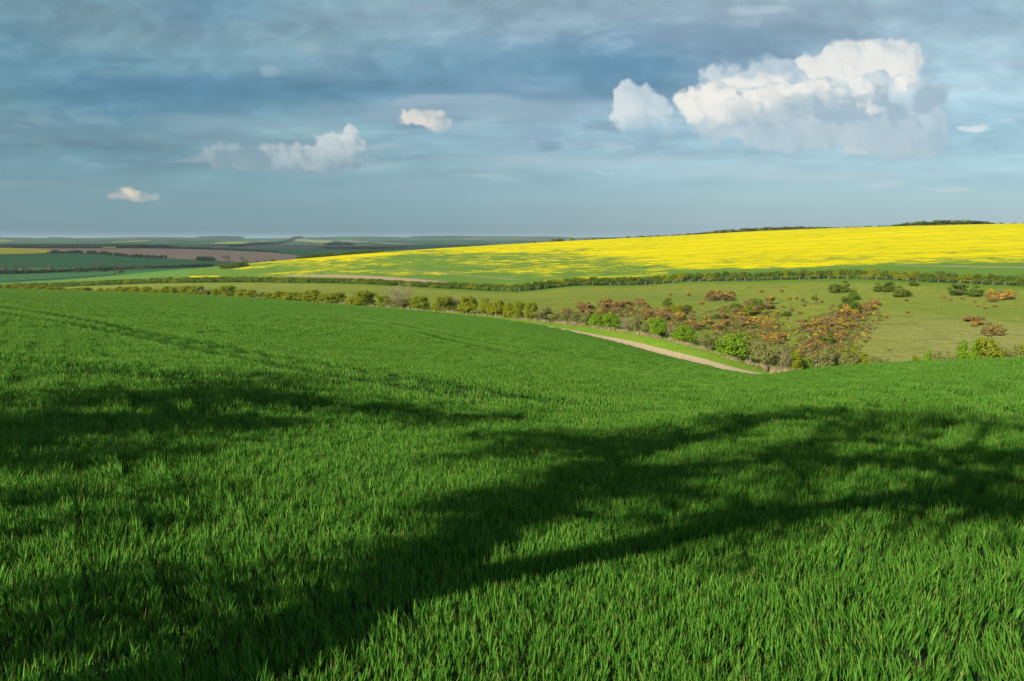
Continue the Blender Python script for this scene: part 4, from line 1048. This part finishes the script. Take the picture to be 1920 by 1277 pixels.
for (cx, cy, rx, ry), n, k, lab in GORSE:
    for _ in range(n):
        a = random.uniform(0, 2 * PI); q = random.random() ** 0.5
        kk = k if random.random() < 0.5 else random.choice('bbm')
        gorse_at(cx + rx * q * math.cos(a), cy + ry * q * math.sin(a), kk, lab, random.uniform(12, 23)); ng_ += 1
for px, py, k in SINGLE:
    lab = {'y': 'small lone yellow gorse bush on open pasture', 'b': 'small lone brown gorse bush on open pasture', 'm': 'small lone gorse bush, brown with yellow flowers'}[k]
    gorse_at(px, py + 2, k, lab, random.uniform(7, 10), 'lone gorse bushes'); ng_ += 1
print('gorse', ng_)
PAST = [(1562,549,532,20,'haw','left of the pair of hawthorns below the hedge, right of centre'),(1580,548,526,26,'haw','taller one of the hawthorn pair below the hedge, right of centre'),(1648,547,530,22,'haw','left bush of the trio of hawthorns under the hedge'),(1665,547,528,26,'haw','tallest bush of the trio of hawthorns under the hedge'),
 (1689,557,536,29,'haw','lower right bush of the trio of hawthorns under the hedge'),(1712,536,526,16,'haw','small pale hawthorn close under the hedge'),(1799,554,532,32,'haw','left one of the two round hawthorns on the right slope'),(1829,556,536,25,'haw','right one of the two round hawthorns on the right slope'),
 (1601,563,543,17,'haw','narrow hawthorn at the top of the right thicket'),(1588,585,556,28,'tall','dark olive bush rising out of the right thicket'),(1603,588,566,22,'tall','shorter olive bush beside the dark olive one in the thicket'),(1252,580,559,22,'tall','upright olive bush in the left thicket'),(1268,590,569,26,'bush','round green bush in the left thicket'),
 (1288,585,571,18,'haw','small dark hawthorn at the right end of the left thicket'),(1419,588,560,26,'tall','tall green bush in the middle thicket'),(1380,586,568,26,'haw','yellow-green bush at the upper left of the middle thicket'),(1402,592,573,22,'bush','dark green bush in the middle thicket'),(1528,563,552,11,'haw','tiny bush on open pasture between the thickets'),
 (1474,593,583,18,'haw','low dark bush right of the middle thicket'),(1552,645,624,26,'haw','olive bush low in the right thicket'),(1343,598,588,14,'haw','tiny dark green bush left of the middle thicket'),(1325,634,626,10,'haw','tiny dark bush beside the lower hedge'),(1435,592,584,12,'haw','tiny dark bush at the edge of the middle thicket')]
for px, base, top, wpx, kind, lab in PAST:
    th, r = hit(px, base, rmin=125.0); x, y = polar(th, r)
    h = elev_height(px, top, r); plant(kind, x, y, wpx * r / FPX * 1.1, h * 1.05, M_LEAF_H if kind != 'bush' else M_LEAF, lab, 'bush', 'scattered bushes on the pasture', sink=0.03)

# ------------------------------------------------------------------ bushes and woods on the crest of the rape field
def crest(px, top, wpx, kind, mat, lab, grp, dr=6.0, name=None, cat='bush', stem=None, back=1.0):
    th = th_of(px); r = float(feat_r(J_, th)) * back + dr; x, y = polar(th, r)
    h = max(1.5, elev_height(px, top, r)); plant(kind, x, y, wpx * r / FPX * 1.15, h, mat, lab, cat, grp, name=name, stemmat=stem)
for px, top in [(416,496.5),(425,496),(434,495.5),(443,494.5),(451,493),(459,492)]: th, r = hit(px, top + 7.5, rmin=470.0); x, y = polar(th, r); plant('haw', x, y, 5.0, 9.0 * r / FPX, M_LEAF_H, 'dark green bush in the short row at the left tip of the yellow field', 'bush', 'bush row at the tip of the yellow field')
crest(508, 485.5, 10, 'haw', M_LEAF, 'lone round green bush on the crest beside a dead snag', 'bushes on the crest', dr=2)
crest(505.5, 480.5, 2.2, 'baretree', None, 'thin dark dead snag on the crest', 'bushes on the crest', dr=3, name='dead_snag', cat='dead tree', stem=M_BARK)
for px, top in [(560,481),(568,480.5),(576,480),(583,478.8),(592,478),(601,477),(610,476.5),(619,476),(628,475.5),(642,474),(650,473.3),(659,472.8),(668,472.2),(677,471.8),(686,471.5),(695,471),(704,470.6),(714,470.2)]:
    crest(px, top - 2.2, 13, 'haw', M_LEAF_H, 'dark green bush peeping over the crest, left half of the yellow field', 'bush line behind the crest', dr=8)
for px, top, w in [(860,460,10),(872,460,9),(1002,452,6),(1037,447.8,10),(1046,447.2,12),(1053,447.5,9)]: crest(px, top, w, 'haw', M_LEAF_H, 'small green bush on the crest near the middle of the picture', 'bushes on the crest', dr=4)
crest(1072, 443.5, 9, 'haw', M_LEAF_B, 'round bright green bush on the crest in the middle', 'bushes on the crest', dr=3)
for px, top, w, b in [(1332,434.2,9,1),(1349,433.5,7,1),(1368,431.8,10,1),(1392,430.6,11,1),(1425,428.3,12,2),(1443,430.5,7,1),(1533,424.2,8,1)]:
    crest(px, top, w, 'haw', M_LEAF_B if b == 2 else M_LEAF, 'brightest yellow-green bush on the crest, before the dark wood' if b == 2 else 'yellow-green bush on the crest, before the dark wood', 'bushes before the dark wood', dr=3)
def belt(name, lab, line, dmat, rfac=1.12, depth=30, per=0.35, hscale=1.0, size=0.6):
    """a far wood read as one mass: many crowns of small leaf clumps"""
    rng = np.random.default_rng(abs(len(name) + int(line[0][0]) * 3)); C = []; O = []
    xs = [l[0] for l in line]; tops = [l[1] for l in line]
    n = int((xs[-1] - xs[0]) * per)
    for _ in range(n):
        px = rng.uniform(xs[0], xs[-1]); th = th_of(px)
        r = rfac(px) if callable(rfac) else float(feat_r(J_, th)) * rfac
        r += rng.uniform(0, depth)
        top = np.interp(px, xs, tops); H = max(2.0, elev_height(px, top, r)) * rng.uniform(0.72, 1.02) * hscale
        x, y = polar(th, r); z = float(ground(np.array([x]), np.array([y]))[0])
        w = min(H * 0.42, 6.0) + 0.003 * r
        q, _ = crown_points(rng, 130, 8, rx=1.0, z0=0.05, lr=(0.25, 0.4))
        C.append(q * [w, w, H] + [x, y, z]); O.append(OUT)
    C = np.concatenate(C); sz = size * rng.uniform(0.6, 1.3, len(C))
    V, F, lr = leaf_quads(rng, C, sz, 1.3, out=np.concatenate(O))
    return tag(obj(name, mesh(name, V, F, dmat, lr)), lab, 'woodland', None, 'stuff')
belt('woodland', 'dark wood along the skyline behind the yellow field', [(1288,438.5),(1320,435.8),(1360,430),(1410,427),(1450,425),(1500,424),(1525,425.5),(1560,427)], M_LEAF_D, 1.03, 25, 0.5, size=0.9)
for k, (px, top, w, m) in enumerate([(1680,420.5,16,0),(1692,419,18,0),(1704,417,20,0),(1716,415.5,22,0),(1727,414.5,22,0),(1738,415,20,1),(1748,415,20,0),(1759,412.5,22,0),(1771,412.2,22,1),(1783,413,22,0),(1796,412.6,22,0),(1808,412.8,20,0),(1820,413.4,20,0),(1832,413.8,20,1),(1844,415,18,1),(1856,417.2,16,0)]):
    crest(px, top, w, 'tree', M_LEAF_H if m == 0 else M_LEAF_D, 'rounded tree in the copse on the skyline at the right' if m == 0 else 'darker rounded tree in the copse on the skyline at the right', 'trees of the skyline copse', dr=0, name='tree', cat='tree', back=1.04)
th = th_of(1100)
CB = []
while th < th_of(1960):
    px = CX + FPX * math.tan(th) * .993; r = float(feat_r(J_, th)) + 5
    if not (1290 < px < 1535): CB.append((th, r))
    th += random.uniform(4.5, 9) / r
for th, r in CB:
    x, y = polar(th, r); plant('haw', x, y, random.uniform(4, 8), random.uniform(0.7, 1.5), M_LEAF_H, 'low dark bush in the thin hedge along the skyline crest', 'bush', 'thin hedge on the skyline crest')

# ------------------------------------------------------------------ hedgerows, trees and woods across the valley at the left
def row(name, lab, pts, hm, mat, per=0.5, size=0.5, gaps=0.0, wm=1.0):
    rng = np.random.default_rng(abs(int(pts[0][0])) + 31); C = []; O = []
    for (x0, y0), (x1, y1) in zip(pts[:-1], pts[1:]):
        for _ in range(max(1, int((x1 - x0) * per))):
            t = rng.random(); px = x0 + (x1 - x0) * t; py = y0 + (y1 - y0) * t
            if gaps and math.sin(px * 0.45) + math.sin(px * 0.21 + 1) > 2 - 2 * gaps - 0.6: continue
            th, r = hit(px, py, rmin=790.0); x, y = polar(th, r); z = float(ground(np.array([x]), np.array([y]))[0])
            H = hm * rng.uniform(0.6, 1.25); w = (1.3 + H * 0.5) * wm
            q, _ = crown_points(rng, 60, 6, rx=1.0, z0=0.0, lr=(0.3, 0.5)); C.append(q * [w, w, H] + [x, y, z]); O.append(OUT)
    C = np.concatenate(C); V, F, lr = leaf_quads(rng, C, size * rng.uniform(0.6, 1.3, len(C)), 1.3, out=np.concatenate(O))
    o = obj(name, mesh(name, V, F, mat, lr)); return tag(o, lab, 'hedge', 'hedgerows across the valley')
row('hedgerow', 'dark hedgerow across the near valley floor between two green fields', [(-80,515.5),(0,514),(70,512.5),(150,509.5),(200,507.5),(260,504.5),(320,503),(400,500)], 4.0, M_LEAF_D, 0.9, 0.9)
row('hedgerow', 'broken dark hedgerow between the green field and the brown field', [(86,476),(110,475),(160,475),(200,478),(240,482),(300,485.5),(310,484)], 6.0, M_LEAF_D, 0.8, 1.4, 0.28)
row('hedgerow', 'short dark hedgerow at the lower edge of the brown field', [(366,488.5),(384,489),(404,490)], 7.0, M_LEAF_D, 1.0, 1.4)
row('hedgerow', 'thin dark hedgerow along the far edge of the brown field', [(0,465.3),(60,465.5),(130,466.0),(190,466.0)], 4.5, M_LEAF_D, 1.0, 1.6)
row('hedgerow', 'thin dark hedgerow above the narrow green field', [(325,466.6),(380,467.8),(440,470.0),(520,474.0)], 5.0, M_LEAF_D, 1.0, 1.6)
for px, base, top, w, lab in [(10,514,499,18,0),(32,513,497,20,0),(48,512,499,16,0),(95,511,497,16,0),(185,510,489,20,'tallest bare tree in the hedgerow at left'),(218,509,497,16,0),(258,506,498,14,0),(322,503,492,12,0),(427,491,478,9,'bare tree standing against the brown field, nearest its lower hedge'),(458,492,480,11,'rounded bare tree at the right end of the brown field'),(483,493.5,487.5,9,0),(494,494,487,13,0)]:
    th, r = hit(px, base, rmin=(790.0)); x, y = polar(th, r); h = (base - top) * r / FPX
    plant('baretree', x, y, w * r / FPX * 1.5, h, None, lab or 'leafless grey tree along the far valley hedgerow', 'tree', 'bare trees in the valley', stemmat=M_TWIGD)
for px, base, top, w, m, lab in [(148,511,503.5,10,M_LEAF_D,'low dark bush in the hedgerow, left of the tallest bare tree'),(160,511,504,9,M_LEAF_D,'dark bush close left of the tallest bare tree'),(196,509.5,503,12,M_LEAF_D,'dark bush close right of the tallest bare tree'),(213,514,507.5,9,M_LEAF_B,'yellow-green bush below the hedgerow at left'),(227,512,506,10,M_LEAF_D,'dark bush right of the yellow-green one')]:
    th, r = hit(px, base, rmin=(790.0)); x, y = polar(th, r); h = (base - top) * r / FPX
    plant('haw', x, y, w * r / FPX, h, m, lab, 'bush', 'bushes in the valley')
def far_at(fallback): return lambda px: fallback
belt('woodland', 'dark wood beyond the brown field at left', [(222,460.5),(240,459),(290,458.6),(322,461),(328,463)], M_LEAF_D, far_at(2450), 120, 0.9, size=3.5)
belt('woodland', 'long dark wood on the far slope left of centre', [(432,461),(470,457),(520,453),(545,447),(552,443.6),(563,442.2),(566,447)], M_LEAF_D, lambda px: np.interp(px, [432, 520, 566], [3200, 4600, 8000]), 200, 0.9, size=6)
belt('woodland', 'flat topped wood on the horizon at left', [(372,445),(378,443.4),(420,442.6),(450,443.6),(453,446)], M_LEAF_D, far_at(8300), 300, 1.1, size=11)
belt('woodland', 'small wood on the horizon above the far left fields', [(88,446.5),(96,445.2),(112,445.4),(134,446.8)], M_LEAF_D, far_at(8300), 300, 1.1, size=11)
belt('woodland', 'long wood on the horizon in the middle', [(772,444.5),(780,443.2),(850,442.8),(880,444.2),(960,444.0),(985,444.6),(1030,444.0),(1065,445.2)], M_LEAF_D, far_at(8300), 300, 0.9, size=11)
belt('woodland', 'dark tree belt on the middle slope left of centre', [(612,456),(625,453.5),(650,453.5),(660,457)], M_LEAF_D, far_at(4300), 150, 0.9, size=5)
belt('woodland', 'scattered trees on the far slope below the horizon', [(310,455),(360,453.5),(400,452.5),(420,455)], M_LEAF_D, far_at(5500), 300, 0.3, size=6)
belt('woodland', 'thin line of trees across the far plain', [(-60,459.5),(0,459),(80,459.6),(150,459.2),(215,460)], M_LEAF_D, far_at(3300), 200, 0.35, size=4)
belt('woodland', 'thin line of trees on the plain below the distant crest', [(590,461),(640,462),(700,462),(760,463)], M_LEAF_D, far_at(3100), 200, 0.4, size=4)

# ------------------------------------------------------------------ dry grass along the hedge foot
rng = np.random.default_rng(77)
def tufts(name, lab, n, pos, h0, h1, w, mat, cat):
    V = []; F = []; lr = []
    for i in range(n):
        x, y = pos(); z = float(ground(np.array([x]), np.array([y]))[0]); h = rng.uniform(h0, h1); a = rng.uniform(0, PI); l = rng.normal(0, 0.18 * h, 2)
        cx, cy = math.cos(a) * w * .5, math.sin(a) * w * .5; k = len(V)
        V += [(x - cx, y - cy, z), (x + cx, y + cy, z), (x + cx * .5 + l[0], y + cy * .5 + l[1], z + h), (x - cx * .5 + l[0], y - cy * .5 + l[1], z + h)]
        F.append((k, k + 1, k + 2, k + 3)); lr += [rng.random()] * 4
    return tag(obj(name, mesh(name, V, F, mat, {'lrand': lr})), lab, cat, None, 'stuff')
def p_hedge():
    while True:
        px = rng.uniform(560, 1470); th = th_of(px)
        if rng.random() < (0.35 if px < 1000 else 1.0) and math.sin(px * 0.21) + math.sin(px * 0.083 + 1) + rng.normal(0, .9) > -0.4: break
    r = float(feat_r(F_, th)) + rng.uniform(-0.9, 0.9); return polar(th, r)
tufts('dry_grass', 'pale dry grass along the foot of the near hedge', 4200, p_hedge, 0.15, 0.62, 0.055, M_DRY, 'grass')
def p_valley():
    px = rng.uniform(1452, 1512); th = th_of(px); return polar(th, float(feat_r(F_, th)) - 10 + rng.uniform(-2.5, 2.5))
tufts('dry_reeds', 'pale dry reeds standing in the hollow behind the wheat', 420, p_valley, 0.4, 1.2, 0.04, M_DRY, 'reeds')
def p_scrub():
    px = rng.uniform(1740, 1815); th = th_of(px); return polar(th, float(feat_r(F_, th)) - 9 + rng.uniform(-2.5, 2.5))
tufts('dry_scrub', 'brownish dry scrub at the wheat edge on the right', 600, p_scrub, 0.8, 2.6, 0.10, foliage('brown_scrub', (0.20, 0.16, 0.07), (0.26, 0.20, 0.09), (0.22, 0.22, 0.08), 0.2, 0), 'scrub')

# ------------------------------------------------------------------ the trees behind the camera whose shadows lie across the wheat
HD = np.array([math.sin(R(37)), math.cos(R(37))])
def to_plane(px, py, along, lift=0.2):
    p = hit_xyz(px, py, rmin=1.5) + np.array([0, 0, lift]) if py < 1600 else None
    s = (along - p[:2] @ HD) / (SUND[:2] @ HD)
    return p + SUND * s
def shade_tree(name, lab, along, limbs, puffs, seed, nleaf, base=None):
    rng = np.random.default_rng(seed)
    parts = []; L = []
    for k, (pts, ra, rb) in enumerate(limbs):
        dep = 0.0 if k == 0 else rng.uniform(-1.6, 1.6)
        Q = [to_plane(px, py, along + dep * (i / max(1, len(pts) - 1))) for i, (px, py) in enumerate(pts)]
        Q = np.array(Q)
        if k == 0:
            b = Q[0].copy(); d = Q[0] - Q[1]; d /= abs(d[2]) + 1e-6
            g = float(ground(np.array([b[0]]), np.array([b[1]]))[0]); drop = b[2] - g + 0.3
            b0 = b + np.array([d[0], d[1], 0]) * drop * 0.4; b0[2] = g - 0.3
            Q = np.concatenate([[b0], Q]); org = b0 + [0, 0, 0.3]
        s = np.concatenate([[0], np.cumsum(np.linalg.norm(Q[1:] - Q[:-1], axis=1))]); q = np.linspace(0, s[-1], max(6, int(s[-1] / 0.35)))
        C = np.stack([catmull(s, Q[:, i], q) for i in range(3)], -1); C[1:-1] += rng.normal(0, 0.025, (len(C) - 2, 3))
        rad = ra + (rb - ra) * (q / s[-1]) ** 0.8
        if k == 0: rad[0] *= 1.1
        L.append((C, rad)); parts.append(tube(C, rad, 9))
    # side twigs
    for C, rad in L:
        for i in range(3, len(C), 2):
            for _ in range(2):
                d = rand_dirs(rng, 1)[0]; d[2] = abs(d[2]) * 0.6; l = rng.uniform(0.5, 1.5)
                m = C[i] + d * l * .5 + rng.normal(0, .06, 3); e = m + (d + rng.normal(0, .3, 3)) * l * .5
                r_ = min(0.03, rad[i] * 0.5); parts.append(tube([C[i], m, e], [r_, r_ * .7, r_ * .3], 4))
    pos = []
    for (cx, cy, rx, ry, n) in puffs:
        for _ in range(n):
            a = rng.uniform(0, 2 * PI); q = rng.random() ** 0.5
            c = to_plane(cx + rx * q * math.cos(a), cy + ry * q * math.sin(a), along + rng.uniform(-1.8, 1.8))
            pos.append(c + rand_dirs(rng, nleaf) * (rng.uniform(0.05, 1, nleaf)[:, None] ** 0.6) * rng.uniform(0.25, 0.75))
            # the twig that carries the clump: to the nearest limb
            best = min(((np.linalg.norm(Cc - c, axis=1).min(), Cc[np.linalg.norm(Cc - c, axis=1).argmin()]) for Cc, _ in L), key=lambda t: t[0])
            m = (best[1] + c) / 2 + [0, 0, 0.15]; parts.append(tube([best[1], m, c], [0.035, 0.022, 0.008], 4))
    e = empty(name, tuple(org)); tag(e, lab, 'tree', 'trees behind the viewpoint')
    V, F = join(parts); obj('trunk', mesh('trunk', V - org, F, M_BARK, smooth=True), e)
    C = np.concatenate(pos) - org; V, F, lr = leaf_quads(rng, C, 0.075, out=rand_dirs(rng, len(C))); obj('crown', mesh('crown', V, F, M_LEAF_H, lr), e)
shade_tree('field_tree', 'forked tree behind the viewpoint casting the long limb shadows on the wheat', -3.2, [
    ([(440,1272),(530,1228),(630,1176),(750,1112),(865,1040),(990,958),(1095,905),(1220,862),(1330,828),(1450,800)], 0.36, 0.14),
    ([(640,1175),(780,1140),(940,1104),(1200,1052),(1450,1000),(1640,968),(1790,966),(1915,992)], 0.17, 0.10),
    ([(1110,905),(1250,902),(1400,886),(1500,880),(1640,890),(1800,915),(1915,935)], 0.13, 0.05),
    ([(1110,900),(1120,868),(1080,845),(1000,834),(900,826)], 0.08, 0.03), ([(850,1035),(900,1010),(1020,1000),(1130,1010)], 0.07, 0.03),
    ([(1400,886),(1500,848),(1650,850),(1800,880),(1910,900)], 0.09, 0.04), ([(1230,858),(1300,812),(1500,795),(1700,800),(1850,815)], 0.10, 0.04), ([(1000,962),(1130,960),(1250,950),(1350,960)], 0.07, 0.03)],
    [(1480,800,240,18,24), (1700,820,190,26,15), (1300,830,130,20,9), (1480,866,170,20,10), (1700,885,180,28,10), (1250,1000,260,30,5), (130,1190,170,60,5), (1120,852,120,20,16), (1000,838,130,14,10), (880,985,70,26,6), (1150,925,100,22,8), (740,1085,80,26,4), (900,870,120,20,5), (1300,925,140,14,5), (1450,905,120,10,4), (1820,925,100,20,4), (1640,968,160,8,6), (1850,980,60,8,3), (1300,1030,160,12,4), (1060,905,50,25,7), (960,985,40,30,4), (2050,880,140,40,12)], 5, 80)
shade_tree('field_tree', 'second tree behind the viewpoint casting the shadow band on the left', -2.0, [
    ([(-420,1060),(-260,950),(-100,880),(60,830),(250,790),(430,765),(620,775),(800,790),(960,800)], 0.28, 0.06),
    ([(-100,880),(60,800),(200,755),(350,745),(480,750)], 0.12, 0.04), ([(60,830),(250,820),(420,812),(600,800)], 0.10, 0.04), ([(-260,950),(-60,905),(80,885),(200,880)], 0.10, 0.04), ([(250,790),(420,730),(600,745),(760,770)], 0.08, 0.03)],
    [(120,762,180,18,14), (330,750,160,18,13), (300,850,240,30,5), (80,980,140,50,4), (520,765,140,14,14), (700,780,130,12,10), (860,800,120,12,8), (120,812,190,16,16), (380,805,150,14,14), (40,880,110,18,6), (300,715,260,8,9), (560,730,120,8,4), (-160,830,120,50,16)], 9, 80)

# ------------------------------------------------------------------ a cumulus above and left of the view that shades the far valley
def m_cloud(t):
    tr = t.nodes.new('ShaderNodeBsdfTransparent'); m = t.nodes.new('ShaderNodeMixShader'); m.inputs[0].default_value = 0.45
    t.links.new(tr.outputs[0], m.inputs[1]); t.links.new(bsdf((0.85, 0.85, 0.85), 1.0, 0.0), m.inputs[2]); return m.outputs[0]
M_CLOUD = material('thin_cloud', m_cloud)
def blob_cloud(name, lab, c, rx, ry, rz, seed):
    rng = np.random.default_rng(seed); nu, nv = 120, 60
    u, v = np.meshgrid(np.linspace(0, 2 * PI, nu, endpoint=False), np.linspace(0.001, PI - 0.001, nv), indexing='ij')
    d = np.stack([np.cos(u) * np.sin(v), np.sin(u) * np.sin(v), np.cos(v)], -1)
    f = np.ones(u.shape)
    for k in range(70):
        q = rand_dirs(rng, 1)[0]; w = rng.uniform(6, 60); f += rng.uniform(0.05, 0.16) * np.exp(w * (d @ q - 1))
    f[:] = f / f.mean(); V = d * f[..., None] * [rx, ry, rz]; V[..., 2] = np.maximum(V[..., 2], -rz * 0.35)
    I = np.arange(nu * nv).reshape(nu, nv); J = np.roll(I, -1, 0)
    F = np.stack([I[:, :-1], I[:, 1:], J[:, 1:], J[:, :-1]], -1).reshape(-1, 4)
    o = obj(name, mesh(name, V.reshape(-1, 3), F, M_CLOUD, smooth=True), None, c)
    return tag(o, lab, 'cloud', None, 'stuff')
blob_cloud('cloud', 'big heaped cloud above the left valley, outside the picture', (-2060, 800, 960), 2150, 1500, 300, 3)

# ------------------------------------------------------------------ haze
def box(name, x0, x1, y0, y1, z0, z1, mat):
    V = [(x, y, z) for x in (x0, x1) for y in (y0, y1) for z in (z0, z1)]
    F = [(0, 1, 3, 2), (4, 6, 7, 5), (0, 4, 5, 1), (2, 3, 7, 6), (0, 2, 6, 4), (1, 5, 7, 3)]
    return obj(name, mesh(name, V, F, mat))
hm = bpy.data.materials.new('air'); hm.use_nodes = True; t = hm.node_tree; t.nodes.clear()
pv = t.nodes.new('ShaderNodeVolumePrincipled'); pv.inputs['Color'].default_value = (0.60, 0.78, 0.95, 1); pv.inputs['Density'].default_value = 6.5e-5
ho = t.nodes.new('ShaderNodeOutputMaterial'); t.links.new(pv.outputs[0], ho.inputs['Volume'])
allz = [TAB.min() - 12, TAB.max() + 30]
print('terrain z', allz)
hz = box('haze', -21000, 21000, -21000, 21000, allz[0], allz[1], hm)
tag(hz, 'thin blue haze in the air over the far valley', 'haze', None, 'stuff')
